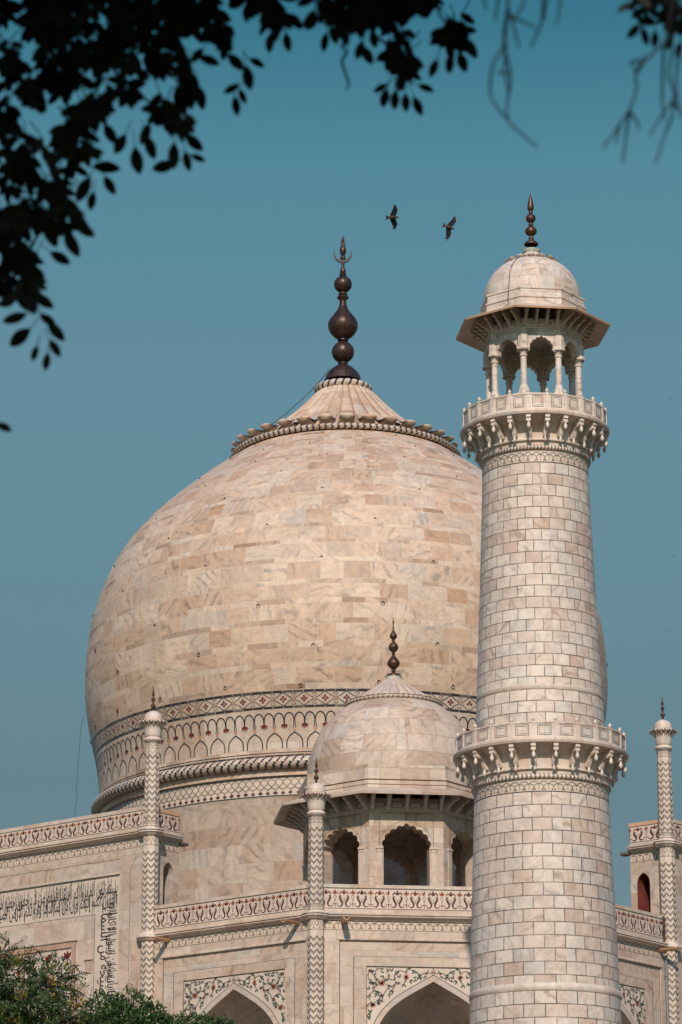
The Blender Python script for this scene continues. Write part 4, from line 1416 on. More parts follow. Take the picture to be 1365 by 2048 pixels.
def place_brackets(first, parent, cx, cy, spots):
    for i, (th, t, a) in enumerate(spots):
        o = first if i == 0 else first.copy()
        if i:
            COL.objects.link(o); o.parent = parent
        # a: apothem of the wall it stands on, t: along the wall
        o.location = (cx + a * sin(th) + t * cos(th), cy - a * cos(th) + t * sin(th), 0)
        o.rotation_euler = (0, 0, th)


kb = bracket_mesh('eave_bracket', kiosk, M_CARVED, .17, [(-.02, 32.8), (.16, 32.83), (.22, 32.93), (.30, 32.96), (.36, 33.08), (.52, 33.12), (.58, 33.24), (.80, 33.28), (.92, 33.40), (.92, 33.62), (-.02, 33.85)])
place_brackets(kb, kiosk, 0, -KC, [(2 * pi * k / 8, t, 4.4) for k in range(8) for t in (-1.70, -.906, 0, .906, 1.70)])
# the sloping eave slab
mb = MB()
octa(mb, [(4.35, 33.80), (5.85, 33.32)], 0, -KC, 0)
octa(mb, [(5.85, 33.32), (5.87, 33.44)], 0, -KC, 0)
octa(mb, [(5.87, 33.44), (4.5, 33.92)], 0, -KC, 0)
mb.build('eave', [M_TRIM], kiosk)
mb = MB()
octa(mb, [(4.66, 33.86), (4.66, 34.02)], 0, -KC, 0)
octa(mb, [(4.66, 34.02), (4.63, 34.02), (4.63, 34.05)], 0, -KC, 1)
octa(mb, [(4.63, 34.05), (4.68, 34.05), (4.68, 34.24)], 0, -KC, 0)
octa(mb, [(4.68, 34.24), (4.62, 34.24), (4.62, 34.27)], 0, -KC, 1)
octa(mb, [(4.62, 34.27), (4.74, 34.29), (4.74, 34.38), (4.62, 34.42), (4.60, 35.04), (4.40, 35.06)], 0, -KC, 0)
mb.build('parapet', [M_KIOSK, M_GREY], kiosk)
mb = MB()
kd = catmull([(4.40, 34.9), (4.425, 35.3), (4.33, 36.05), (4.14, 36.75), (3.83, 37.45), (3.40, 38.08), (2.85, 38.62), (2.30, 39.03)], 6)
revolve(mb, kd, 0, -KC, n=96, ur=4.2, crease=80, vf=lambda r, z, s: s * .86)
kdome = mb.build('kiosk_dome', [M_KIOSK], kiosk)
mb = MB(); rope(mb, 2.42, 39.03, .085, 60, 0, -KC, per=6, minor=8, twist=1.2, dark=.6)
mb.build('rope_moulding', [M_TRIM, M_GREY], kiosk)
lotus('lotus_cap', 0, -KC, [(2.30, 39.05), (1.85, 39.42), (1.3, 39.80), (.8, 40.15), (.46, 40.42)], 24, (2.45, 39.17), kiosk, .36, M_TRIM)
mb = MB()
revolve(mb, [(.46, 40.36), (.43, 40.44), (.43, 40.56), (.45, 40.58)], 0, -KC, n=24, ur=.4, mat=1)
lathe_px(mb, [(15.2, 1355), (15.4, 1352.5), (12, 1349), (5, 1346.5), (3, 1346), (3, 1344.5), (4.6, 1343.2), (4.6, 1341.2), (2.4, 1340)]
         + [(4, 1338.8), (9, 1334.5), (12, 1330), (12.4, 1326.5), (10.5, 1321.5), (6.5, 1316), (3, 1312), (2.4, 1310.5), (4.0, 1309.2), (3.6, 1308), (2.2, 1307)]
         + [(3.2, 1305.5), (7, 1302), (9.8, 1297), (9.6, 1293), (7, 1288.5), (3.4, 1285), (2.0, 1283.6), (3.4, 1282.4), (3.2, 1281.2), (2, 1280.2)]
         + [(4, 1278.8), (7.2, 1275), (7.0, 1271.5), (4.4, 1266.5), (2, 1261), (1.2, 1256), (2.2, 1254.6), (1.0, 1253.4), (.9, 1248.5), (1.8, 1246), (1.6, 1243), (.5, 1237.5), (.1, 1234.8)], 0, -KC, 38.2, 24)
mb.build('finial', [M_COPPER, M_PATINA], kiosk)

# ------------------------------------------------------------------ the minaret
MD = 62.8
MX, MY = 0.0, -MD
mnt = tag(empty('minaret', (0, 0, 0)), 'tall round white marble tower with dark joints, two balconies and an open top pavilion', 'minaret')
US = 22 / (2 * pi)


def course_v(z):
    if z > 27: return 40 - (z - 29.74 - (0.16 if False else 0)) / .4435 if False else (z - 38.45) / .4435 + 100
    return (z - 25.65) / .4815 + 60 if z > 18.5 else (z - 18.32) / .4815 + 44


mb = MB()
low = [(3.12, 6.9), (2.96, 12.0), (2.80, 17.0), (2.765, 18.36)]
revolve(mb, low, MX, MY, n=128, ur=US, vf=lambda r, z, s: (z - 18.36) / .4815 + 40, crease=60, a0=.11)
revolve(mb, [(2.765, 18.36), (2.785, 18.38), (2.79, 18.50), (2.78, 18.62), (2.755, 18.64)], MX, MY, n=128, ur=2.7, mat=1, crease=60)
revolve(mb, [(2.755, 18.64), (2.62, 22.6), (2.52, 25.67)], MX, MY, n=128, ur=US, vf=lambda r, z, s: (z - 25.67) / .4815 + 60, crease=60, a0=.11)
revolve(mb, [(2.52, 25.67), (2.515, 26.07)], MX, MY, n=128, mat=11, crease=60)
revolve(mb, [(2.515, 26.07), (2.53, 26.2), (2.50, 26.33), (2.50, 26.50), (2.58, 26.52)], MX, MY, n=128, ur=2.5, mat=1, crease=60)


def ring_ink(mb, rz, off=.008):
    RR_ = rz(0)
    return Ink(mb, lambda u, v, o: (MX + (rz(v) + o) * sin(u / RR_), MY - (rz(v) + o) * cos(u / RR_), v), off)


ink = Ink(mb, lambda u, v, o: (MX + (2.52 + o) * sin(u / 2.52), MY - (2.52 + o) * cos(u / 2.52), v), .01)
fan_lattice(ink, 0, 2 * pi * 2.52, 25.70, .36, .36, GY, .022, WN)
for i in range(96):
    a, b = 2 * pi * 2.52 * i / 96, 2 * pi * 2.52 * (i + 1) / 96
    ink.stroke([(a, 25.675), (b, 25.675)], .03, BK)
mb.build('shaft', mats(M_MIN, M_CARVED), mnt)
mb = MB()
up = [(2.45, 27.5), (2.43, 28.6), (2.385, 29.56)]
revolve(mb, up, MX, MY, n=128, ur=US, vf=lambda r, z, s: (z - 29.56) / .4435 + 60, crease=60, a0=.05)
revolve(mb, [(2.385, 29.56), (2.40, 29.57), (2.395, 29.74), (2.375, 29.75)], MX, MY, n=128, ur=2.4, mat=1, crease=60)
revolve(mb, [(2.375, 29.75), (2.27, 32.2), (2.20, 34.0), (2.13, 35.9), (2.06, 38.0), (2.045, 38.47)], MX, MY, n=128, ur=US, vf=lambda r, z, s: (z - 38.47) / .4435 + 90, crease=60, a0=.05)
revolve(mb, [(2.045, 38.47), (2.04, 38.90)], MX, MY, n=128, mat=11, crease=60)
revolve(mb, [(2.04, 38.90), (2.05, 39.0), (2.03, 39.12), (2.03, 39.3), (2.12, 39.32)], MX, MY, n=128, ur=2.0, mat=1, crease=60)
ink = Ink(mb, lambda u, v, o: (MX + (2.045 + o) * sin(u / 2.045), MY - (2.045 + o) * cos(u / 2.045), v), .01)
fan_lattice(ink, 0, 2 * pi * 2.045, 38.50, .38, .32, GY, .02, WN)
for i in range(96):
    a, b = 2 * pi * 2.045 * i / 96, 2 * pi * 2.045 * (i + 1) / 96
    ink.stroke([(a, 38.475), (b, 38.475)], .03, BK)
mb.build('shaft', mats(M_MIN, M_CARVED), mnt)


def balcony(rs, zl, zr, zt, R, nb=24):
    """rs shaft radius; zl ledge level; zr floor edge level; zt top of the railing; R railing radius."""
    mb = MB()
    rope(mb, rs + .02, zl - .27,   .10, 100, MX, MY, dark=.25, per=8, minor=16, twist=1.8, amp=.0, chev=1.5)
    h = zr - zl
    k = R - rs
    prof = [(rs + .02, zl - .18), (rs + .05, zl - .02), (rs + .14, zl), (rs + .14, zl + .05), (rs + .06, zl + .08), (rs + .07, zl + .35 * h), (rs + .17 * k, zl + .55 * h), (rs + .42 * k, zl + .78 * h), (rs + .75 * k, zl + .92 * h), (R + .02, zr - .06), (R + .06, zr - .05), (R + .09, zr), (R + .09, zr + .05), (R + .05, zr + .07), (R + .05, zr + .13), (R - .2, zr + .14), (rs - .2, zr + .14)]
    revolve(mb, prof, MX, MY, n=96, ur=R, crease=38)
    ink = Ink(mb, lambda u, v, o: (MX + (R + .09 + o) * sin(u / R), MY - (R + .09 + o) * cos(u / R), v), .006)
    for i in range(240):
        u = 2 * pi * R * i / 240
        ink.stroke([(u, zr + .005), (u, zr + .045)], .022, 1)
    o = mb.build('balcony', [M_CARVED, M_GREY], mnt)
    # railing of inlaid slabs between knobbed posts
    mb = MB()
    zb = zr + .13
    for i in range(nb):
        th = 2 * pi * (i + .5) / nb
        W = frame(sin(th), -cos(th), R * cos(pi / nb), MX, MY)
        hw = R * sin(pi / nb)
        box(mb, W, -hw + .03, hw - .03, zb, zt, -.10, -.02, 0, (i * 3.1, 0))
        ink = Ink(mb, W, -.015)
        for q, w in ((.0, .022), (.06, .016)):
            a, b, c, d = -hw + .17 + q, hw - .17 - q, zb + .10 + q, zt - .09 - q
            ink.stroke([(a, c), (b, c)], w, 2); ink.stroke([(a, d), (b, d)], w, 2); ink.stroke([(a, c), (a, d)], w, 2); ink.stroke([(b, c), (b, d)], w, 2)
        box(mb, W, -hw, hw, zt - .035, zt + .015, -.12, .005, 0)
        th = 2 * pi * i / nb
        px, py = MX + R * sin(th), MY - R * cos(th)
        Wp = frame(sin(th), -cos(th), R - .06, MX, MY)
        box(mb, Wp, -.055, .055, zb, zt + .05, -.06, .06, 0)
        revolve(mb, [(.035, zt + .05), (.065, zt + .08), (.075, zt + .12), (.06, zt + .17), (.02, zt + .21), (.005, zt + .23)], MX + (R - .06) * sin(th), MY - (R - .06) * cos(th), n=10, ur=.2, crease=80)
    mb.build('railing', [M_CARVED, M_TRIM, M_SLATE], o)
    # bracket: stepped console with two hanging buds
    y = lambda f: zl + h * f
    x = lambda f: rs + k * f
    pts = [(x(.05), y(.95)), (x(.98), y(.95)), (x(1.02), y(.80)), (x(.93), y(.77)), (x(.95), y(.64)), (x(.80), y(.60)), (x(.62), y(.60)), (x(.47), y(.46)), (x(.40), y(.26)), (x(.32), y(.15)), (x(.20), y(.16)), (x(.05), y(.30))]
    mb = MB()
    w = .15
    for s in (-w / 2, w / 2): mb.poly([(s, -a, b) for a, b in pts])
    for a, b in zip(pts, pts[1:] + pts[:1]):
        mb.poly([(-w / 2, -a[0], a[1]), (w / 2, -a[0], a[1]), (w / 2, -b[0], b[1]), (-w / 2, -b[0], b[1])], [(0, a[1]), (w, a[1]), (w, b[1]), (0, b[1])])
    for (xx, zz, q) in ((x(.92), y(.62), .64), (x(.33), y(.20), .54)):
        revolve(mb, [(.05 * q, zz + .02), (.06 * q, zz - .02), (.05 * q, zz - .05), (.10 * q, zz - .10), (.118 * q, zz - .17), (.10 * q, zz - .23), (.05 * q, zz - .27), (.005, zz - .28)], 0, -xx, n=12, ur=.2, crease=80)
    for xx, zz in ((x(.97), y(.86)), (x(.93), y(.70))):
        mb.poly([(-.09, -xx - .03, zz - .05), (.09, -xx - .03, zz - .05), (.09, -xx - .03, zz + .05), (-.09, -xx - .03, zz + .05)])
        for q in (-.05, .05): mb.poly([(-.09, -xx - .03, zz + q), (.09, -xx - .03, zz + q), (.09, -xx + .3, zz + q), (-.09, -xx + .3, zz + q)])
        for q in (-.09, .09): mb.poly([(q, -xx - .03, zz - .05), (q, -xx - .03, zz + .05), (q, -xx + .3, zz + .05), (q, -xx + .3, zz - .05)])
    b0 = mb.build('bracket', [M_CARVED], o)
    for i in range(nb):
        c = b0 if i == 0 else b0.copy()
        if i:
            COL.objects.link(c); c.parent = o
        c.location = (MX, MY, 0)
        c.rotation_euler = (0, 0, 2 * pi * i / nb)
    return o


balcony(2.50, 26.50, 27.42, 28.13, 3.20)
balcony(2.03, 39.32, 40.22, 40.98, 2.80)

# --- open pavilion on top
mb = MB()
octa(mb, [(2.02, 40.3), (2.02, 41.02)], MX, MY, 0)
octa(mb, [(2.02, 41.02), (2.06, 41.04), (2.06, 41.24), (2.0, 41.26)], MX, MY, 1)
octa(mb, [(2.0, 41.26), (.01, 41.27)], MX, MY, 13)
for k in range(8):
    th = 2 * pi * k / 8
    W = frame(sin(th), -cos(th), 2.06, MX, MY)
    ink = Ink(mb, W, .006)
    n = 9
    for i in range(n):
        a = -.85 + 1.7 * i / n; d = 1.7 / n
        ink.stroke([(a, 41.08), (a + d / 2, 41.2), (a + d, 41.08)], .02, OL)
        ink.stroke([(a, 41.2), (a + d / 2, 41.08), (a + d, 41.2)], .02, OL)
AP = 1.64
hs = AP * tan(pi / 8)
ar = cusped(.50, 43.02, 43.70, 9, .26)
for k in range(8):
    th = 2 * pi * k / 8
    W = frame(sin(th), -cos(th), AP + .14, MX, MY)
    hs2 = (AP + .14) * tan(pi / 8)
    fill_round(mb, W, ar, (-hs2, hs2, 43.02, 44.35), 0, 0, 43.02)
    Wi = frame(sin(th), -cos(th), AP - .14, MX, MY)
    hs3 = (AP - .14) * tan(pi / 8)
    fill_round(mb, Wi, ar, (-hs3, hs3, 43.02, 44.35), 0, 0, 43.02)
    soffit(mb, W, ar, 0, -.28, 0, 0, False)
    ink = Ink(mb, W, .006)
    ink.stroke([(-.62, 43.25), (-.62, 43.93), (.62, 43.93), (.62, 43.25)], .02, GY)
    ink.stroke([(-.50, 43.25), (-.50, 43.85), (.50, 43.85), (.50, 43.25)], .014, SL)
    bar_profile(mb, W, -hs2, hs2, [(0, 44.02), (.04, 44.03), (.04, 44.09), (0, 44.10)], 1)
octa(mb, [(1.5, 44.3), (.01, 44.3)], MX, MY, 1)
pav = mb.build('pavilion', mats(M_PAV, M_CARVED) + [M_ROOF], mnt)
# eight columns
mb = MB()
z = 41.26
octa(mb, [(.255, z), (.25, z + .05), (.20, z + .14), (.20, z + .17), (.16, z + .30), (.135, z + .40), (.135, z + .44)], 0, 0, 0)
revolve(mb, [(.128, z + .44), (.118, z + 1.55), (.15, z + 1.57), (.155, z + 1.63), (.125, z + 1.65), (.13, z + 1.70), (.18, z + 1.78), (.20, z + 1.81)], 0, 0, n=20, ur=.15, crease=40)
octa(mb, [(.235, z + 1.80), (.25, z + 1.85), (.235, z + 1.90), (.215, z + 1.96), (.215, z + 2.42)], 0, 0, 0)
c0 = mb.build('column', [M_PAV], pav)
for k in range(8):
    th = pi / 8 + 2 * pi * k / 8
    c = c0 if k == 0 else c0.copy()
    if k: COL.objects.link(c); c.parent = pav
    r = AP / cos(pi / 8)
    c.location = (MX + r * sin(th), MY - r * cos(th), 0)
    c.rotation_euler = (0, 0, th + pi / 8)
kb = bracket_mesh('eave_bracket', pav, M_CARVED, .095, [(-.02, 44.08), (.08, 44.10), (.12, 44.19), (.20, 44.21), (.24, 44.31), (.36, 44.34), (.40, 44.44), (.56, 44.47), (.60, 44.62), (-.02, 44.8)])
place_brackets(kb, pav, MX, MY, [(2 * pi * k / 8, t, AP + .14) for k in range(8) for t in (-.62, -.21, .21, .62)])
mb = MB()
octa(mb, [(1.74, 44.90), (2.84, 44.40)], MX, MY, 0)
octa(mb, [(2.84, 44.40), (2.86, 44.47)], MX, MY, 1)
octa(mb, [(2.86, 44.47), (1.9, 44.93)], MX, MY, 0)
mb.build('eave', [M_TRIM, M_EDGE], pav)
mb = MB()
octa(mb, [(1.95, 44.88), (1.95, 45.15), (1.99, 45.17), (1.99, 45.22), (1.91, 45.25), (1.90, 45.52), (1.94, 45.54), (1.94, 45.60), (1.86, 45.62)], MX, MY, 0)
revolve(mb, catmull([(1.88, 45.5), (1.895, 45.85), (1.83, 46.22), (1.62, 46.68), (1.30, 47.02), (1.0, 47.22)], 6), MX, MY, n=72, ur=1.9, crease=80)
mb.build('pavilion_dome', [M_PAV], pav)
lotus('lotus_cap', MX, MY, [(1.02, 47.20), (.80, 47.34), (.55, 47.48), (.36, 47.66)], 16, (1.06, 47.31), pav, .20, M_CARVED)
mb = MB()
revolve(mb, [(.36, 47.60), (.33, 47.66), (.32, 47.72), (.35, 47.76), (.355, 47.85), (.30, 47.88)], MX, MY, n=24, ur=.4, mat=1, crease=40)
lathe_px(mb, [(14.2, 499), (14.6, 497.5), (12, 494), (6, 491), (4.4, 490.3), (4.4, 488), (5.8, 487), (5.7, 485.4), (3.6, 484.6), (3.5, 481)] + ball(481, 462.5, 12.2, 9, 3.6)
         + [(4.8, 460.6), (5.1, 458), (4.6, 456), (3.2, 455)] + ball(455, 437.2, 10.2, 9, 3.2) + [(3.9, 435.8), (4.0, 433.2), (3.2, 431.5), (5.6, 429.8), (6.9, 426.5), (6.4, 420), (4.7, 411), (2.2, 402), (.2, 395.5)], MX, MY, 51.5, 20)
mb.build('finial', [M_COPPER, M_PATINA], pav)
# a thin lightning wire down the little dome
mb = MB()


def tube(mb, pts, r, n=6, mat=0):
    P = []
    for i, p in enumerate(pts):
        a, b = Vector(pts[max(0, i - 1)]), Vector(pts[min(len(pts) - 1, i + 1)])
        d = (b - a).normalized()
        u = d.cross(Vector((0.3, 0.2, 1))).normalized() if abs(d.z) < .95 else d.cross(Vector((1, 0, 0))).normalized()
        v = d.cross(u)
        rr = r[i] if isinstance(r, (list, tuple)) else r
        P.append([tuple(Vector(p) + (u * cos(2 * pi * j / n) + v * sin(2 * pi * j / n)) * rr) for j in range(n + 1)])
    mb.grid(P, None, mat, True)


th = radians(-38)
tube(mb, [(MX + r * sin(th), MY - r * cos(th), z) for r, z in ((.42, 47.66), (1.02, 47.26), (1.32, 47.03), (1.64, 46.70), (1.85, 46.24), (1.93, 45.7), (2.02, 45.2), (2.0, 44.95), (2.3, 44.8))], .014)
mb.build('lightning_wire', [M_CABLE], mnt)

# ------------------------------------------------------------------ terrace and ground
k = NT('garden_ground')
pos = k.n('ShaderNodeNewGeometry').outputs['Position']
g1 = k.ramp(k.noise(pos, .05, 6, .6), [(.35, (.045, .07, .022)), (.65, (.085, .095, .04))])
k.put(k.b.inputs['Base Color'], g1); k.b.inputs['Roughness'].default_value = .9
mb = MB(); mb.poly([(-3000, -3000, 0), (3000, -3000, 0), (3000, 3000, 0), (-3000, 3000, 0)])
tag(mb.build('ground', [k.mat]), kind='structure', label='green garden ground in front of the terrace')
M_RSTONE = stone('red_sandstone', 1.6, .7, [(0, (.15, .08, .06)), (.5, (.20, .11, .08)), (1, (.24, .15, .11))], irr=.3, mort=.015, mcol=(.15, .08, .06), running=False, vein=.3, stain=.2, seed=5)
mb = MB()
for k_ in range(4):
    a = pi / 4 + k_ * pi / 2
    W = frame(sin(a), -cos(a), 85.0)
    rect(mb, W, -85, 85, 0, 1.2, 0)
mb.poly([(0, -85 * sqrt(2), 1.2), (85 * sqrt(2), 0, 1.2), (0, 85 * sqrt(2), 1.2), (-85 * sqrt(2), 0, 1.2)], [(0, 0), (170, 0), (170, 170), (0, 170)])
tag(mb.build('paved_terrace', [M_RSTONE]), kind='structure', label='red sandstone paving around the marble platform')
mb = MB()
for k_ in range(4):
    a = pi / 4 + k_ * pi / 2
    W = frame(sin(a), -cos(a), 47.7)
    rect(mb, W, -47.7, 47.7, 1.2, 6.9, 0)
mb.poly([(0, -47.7 * sqrt(2), 6.9), (47.7 * sqrt(2), 0, 6.9), (0, 47.7 * sqrt(2), 6.9), (-47.7 * sqrt(2), 0, 6.9)], [(0, 0), (95, 0), (95, 95), (0, 95)])
tag(mb.build('plinth', [M_PAVE]), kind='structure', label='white marble platform under the mausoleum and tower')

# ------------------------------------------------------------------ cables on the dome
mb = MB()
lft = lambda r, z, d=0.0: tuple(-CR * r + Vector((0, 0, z)) + Vector((CR.y, -CR.x, 0)) * d)
pts = [lft(.80, axz(738)), lft(1.7, 63.62), lft(3.4, 61.95), lft(5.2, 60.55), lft(6.62, 59.35), lft(6.75, 58.75)]
th0 = -pi / 2 - AZ - radians(9)
for z in np.linspace(58.2, 45.0, 26): pts.append(dome_at(th0, float(z), .03))
tube(mb, catmull(pts, 3), .022, 5)
tag(mb.build('lightning_cable', [M_CABLE]), 'thin black cable running from the tall finial down the left edge of the great dome', 'cable')
mb = MB()
x0 = 15.0
pts = [lft(14.86, 43.7), lft(15.02, 43.4), lft(15.10, 42.6), lft(15.18, 41.0), lft(15.26, 39.5), lft(15.22, 38.6), lft(15.32, 37.6), lft(15.35, 31.0)]
tube(mb, catmull(pts, 4), .010, 5)
tag(mb.build('loose_cable', [M_CABLE]), 'loose thin cord hanging free beside the lower left edge of the great dome', 'cable')

# ------------------------------------------------------------------ birds
def px_point(x, y, d):
    return CAM + (CV + CR * ((x - 682.5) / FPX) + CU * ((1024 - y) / FPX)) * d


k = NT('kite_plumage')
tc = k.n('ShaderNodeTexCoord').outputs['Object']
x_, y_, z_ = k.sep(tc)
body = k.ramp(k.noise(tc, 9.0, 4), [(.35, (.022, .012, .008)), (.65, (.075, .034, .017))])
wing = k.ramp(k.noise(tc, 14.0, 3), [(.4, (.004, .0035, .0035)), (.62, (.010, .008, .007))])
aby = k.m('ABSOLUTE', y_)
patch = k.m('MULTIPLY', k.ramp(aby, [(.40, 0), (.47, 1), (.56, 1), (.62, 0)]), k.ramp(k.noise(tc, 20, 2), [(.45, 0), (.6, .8)]))
c = k.mix(k.ramp(aby, [(.07, 0), (.16, 1)]), body, wing)
c = k.mix(patch, c, (.06, .045, .036))
k.put(k.b.inputs['Base Color'], c); k.b.inputs['Roughness'].default_value = .75
M_KITE = k.mat


def kite_mesh():
    """Black kite seen soaring: +x forward, +y left wing, +z its back."""
    mb = MB()
    body = [(-.24, .018, 0), (-.20, .045, 0), (-.11, .075, 0), (.0, .085, 0), (.10, .072, .01), (.17, .048, .02), (.22, .05, .025), (.26, .045, .022), (.285, .02, .012), (.315, .006, -.002)]
    P = [[(x, r * cos(2 * pi * j / 12), z + r * .85 * sin(2 * pi * j / 12)) for j in range(13)] for x, r, z in body]
    mb.grid(P)
    def plate(rows, th):
        for s in (1, -1):
            mb.grid([[(x, y, z + s * th[i]) for x, y, z in r] for i, r in enumerate(rows)])
        for e in (0, -1):
            mb.grid([[(r[e][0], r[e][1], r[e][2] + s * th[i]) for s in (1, -1)] for i, r in enumerate(rows)])
    for s in (1, -1):
        rows, th = [], []
        for y, le, te, zz in ((.03, .12, -.17, .01), (.14, .165, -.15, .02), (.28, .215, -.085, .03), (.40, .235, -.03, .035), (.50, .215, -.005, .04), (.58, .175, .01, .04)):
            rows.append([(le + (te - le) * q / 4, s * y, zz + .012 * sin(pi * q / 4)) for q in range(5)])
            th.append(.014 - .016 * y)
        plate(rows, th)
        for i, (a0, l, w) in enumerate(((.155, .17, .050), (.125, .20, .052), (.09, .19, .054), (.055, .14, .055), (.03, .09, .05))):
            ang = .02 - i * .15
            r2 = []
            for q in range(5):
                t = q / 4
                yy = .56 + l * t * cos(ang); xx = a0 + l * t * sin(ang)
                ww = w * (1 - .75 * t ** 2)
                r2.append([(xx + ww / 2, s * yy, .04 + .03 * t), (xx - ww / 2, s * yy, .04 + .03 * t)])
            plate(r2, [.004] * 5)
    # forked tail
    for s in (1, -1):
        r2 = []
        for t in (0, .35, .7, 1.0):
            x = -.17 - .20 * t
            r2.append([(x - .02 * t * 2, s * (.025 + .13 * t), 0), (x + .02 * t, s * .0, 0)])
        plate(r2, [.006] * 4)
    return mb


def orient(o, fwd, up, loc, sc=1.0):
    fwd = fwd.normalized(); left = up.cross(fwd).normalized(); up2 = fwd.cross(left)
    o.matrix_world = Matrix.LocRotScale(loc, Matrix(((fwd.x, left.x, up2.x), (fwd.y, left.y, up2.y), (fwd.z, left.z, up2.z))).to_quaternion(), Vector((sc, sc, sc)))


kite0 = kite_mesh().build('kite', [M_KITE])
rm_ = kite0.modifiers.new('weld', 'REMESH'); rm_.mode = 'VOXEL'; rm_.voxel_size = .012
orient(kite0, CR * 1.0 + CU * .03 + CV * .1, CV * .88 + CU * .35 - CR * .1, px_point(786.5, 435, 205), 1.24)
tag(kite0, 'dark brown kite soaring with wings spread, left of the pair above the finial', 'bird', 'kites soaring over the dome')
kite1 = kite0.copy(); COL.objects.link(kite1)
orient(kite1, CR * 1.0 - CU * .36 + CV * .1, CV * .92 + CU * .1 - CR * .12, px_point(899, 455, 214), 1.24)
tag(kite1, 'dark brown kite banking steeply, right of the pair and nearer the tower top', 'bird', 'kites soaring over the dome')
for (x, y, d, tilt, lab) in ((1340.5, 797, 760, .5, 'tiny far bird at the right edge level with the upper balcony'),
                             (1346, 1112, 800, .4, 'tiny far bird at the right edge beside the middle of the tower'),
                             (1334, 1261, 820, .3, 'tiny far bird low at the right edge above the right pinnacle'),
                             (782, 370, 1500, .2, 'faint speck of a bird just above the two kites'),
                             (676, 403, 1600, .2, 'faint speck of a bird above the great finial')):
    b = kite0.copy(); COL.objects.link(b)
    b.name = 'distant_bird'
    orient(b, CV * 1.0 + CR * .35, CU * 1.0 - CV * (.25 + tilt * .3) + CR * .38, px_point(x, y, d))
    tag(b, lab, 'bird', 'far birds in the sky')

# ------------------------------------------------------------------ foliage
def leaf_mat(name, a, b, rough=.5, trans=.25):
    k = NT(name)
    pos = k.n('ShaderNodeNewGeometry')
    nz = k.noise(pos.outputs['Position'], 1.7, 3, .6)
    rp = k.n('ShaderNodeObjectInfo')
    isl = k.n('ShaderNodeNewGeometry').outputs['Random Per Island']
    f = k.m('ADD', k.m('MULTIPLY', nz, .5), k.m('MULTIPLY', isl, .5))
    k.put(k.b.inputs['Base Color'], k.ramp(f, [(.25, a), (.75, b)]))
    k.b.inputs['Roughness'].default_value = rough
    if trans:
        tr = k.n('ShaderNodeBsdfTranslucent')
        k.put(tr.inputs[0], k.ramp(f, [(.25, tuple(x * 1.2 for x in a)), (.75, tuple(x * 1.3 for x in b))]))
        mx = k.n('ShaderNodeMixShader'); mx.inputs[0].default_value = trans
        k.t.links.new(k.b.outputs[0], mx.inputs[1]); k.t.links.new(tr.outputs[0], mx.inputs[2]); k.t.links.new(mx.outputs[0], k.out.inputs[0])
    return k.mat


M_LEAFA = leaf_mat('feathery_leaf', (.015, .042, .009), (.066, .108, .020))
M_LEAFB = leaf_mat('bushy_leaf', (.016, .046, .011), (.075, .145, .028))
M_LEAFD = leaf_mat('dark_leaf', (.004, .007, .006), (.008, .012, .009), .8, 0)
M_BLOOM = leaf_mat('yellow_blossom', (.15, .105, .012), (.34, .23, .025), .6, .2)
M_REDLEAF = leaf_mat('red_pod', (.12, .03, .02), (.22, .05, .03), .6, .1)
M_BARK = plain('bark', (.075, .055, .042), .85, 0, .4, 6)
M_TWIG = plain('dark_twig', (.010, .010, .011), .9, 0, .3, 6)


def leaf(mb, p, d, n, l, w, mat=0, fold=.12):
    """A folded leaf: base p, direction d, face normal n."""
    d = d.normalized(); s = d.cross(n)
    if s.length < 1e-4: s = d.cross(Vector((.3, .9, .1)))
    s.normalize(); n = s.cross(d).normalized()
    a = p + d * l * .45 + s * w / 2 + n * fold * w
    b = p + d * l * .45 - s * w / 2 + n * fold * w
    c = p + d * l * .8 + s * w * .32 + n * fold * w * .5
    e = p + d * l * .8 - s * w * .32 + n * fold * w * .5
    t = p + d * l - n * fold * w
    m_ = p + d * l * .6
    i = len(mb.v)
    mb.v += [tuple(q) for q in (p, a, c, t, e, b, m_)]
    for f in ((0, 1, 2, 6), (6, 2, 3, 4), (0, 6, 4, 5)):
        mb.f.append(tuple(i + q for q in f)); mb.mi.append(mat); mb.sm.append(True); mb.uv.append([(0, 0)] * 4)


def rv(r=1.0):
    while True:
        v = Vector((rnd.uniform(-1, 1), rnd.uniform(-1, 1), rnd.uniform(-1, 1)))
        if .05 < v.length < 1: return v * r


def limb(mb, a, b, r0, r1, wob=.1, n=6, k=6):
    a, b = Vector(a), Vector(b)
    pts, rs = [], []
    for i in range(k + 1):
        t = i / k
        pts.append(tuple(a.lerp(b, t) + (rv(wob) if 0 < i < k else Vector()))); rs.append(r0 + (r1 - r0) * t)
    tube(mb, pts, rs, n)
    return pts


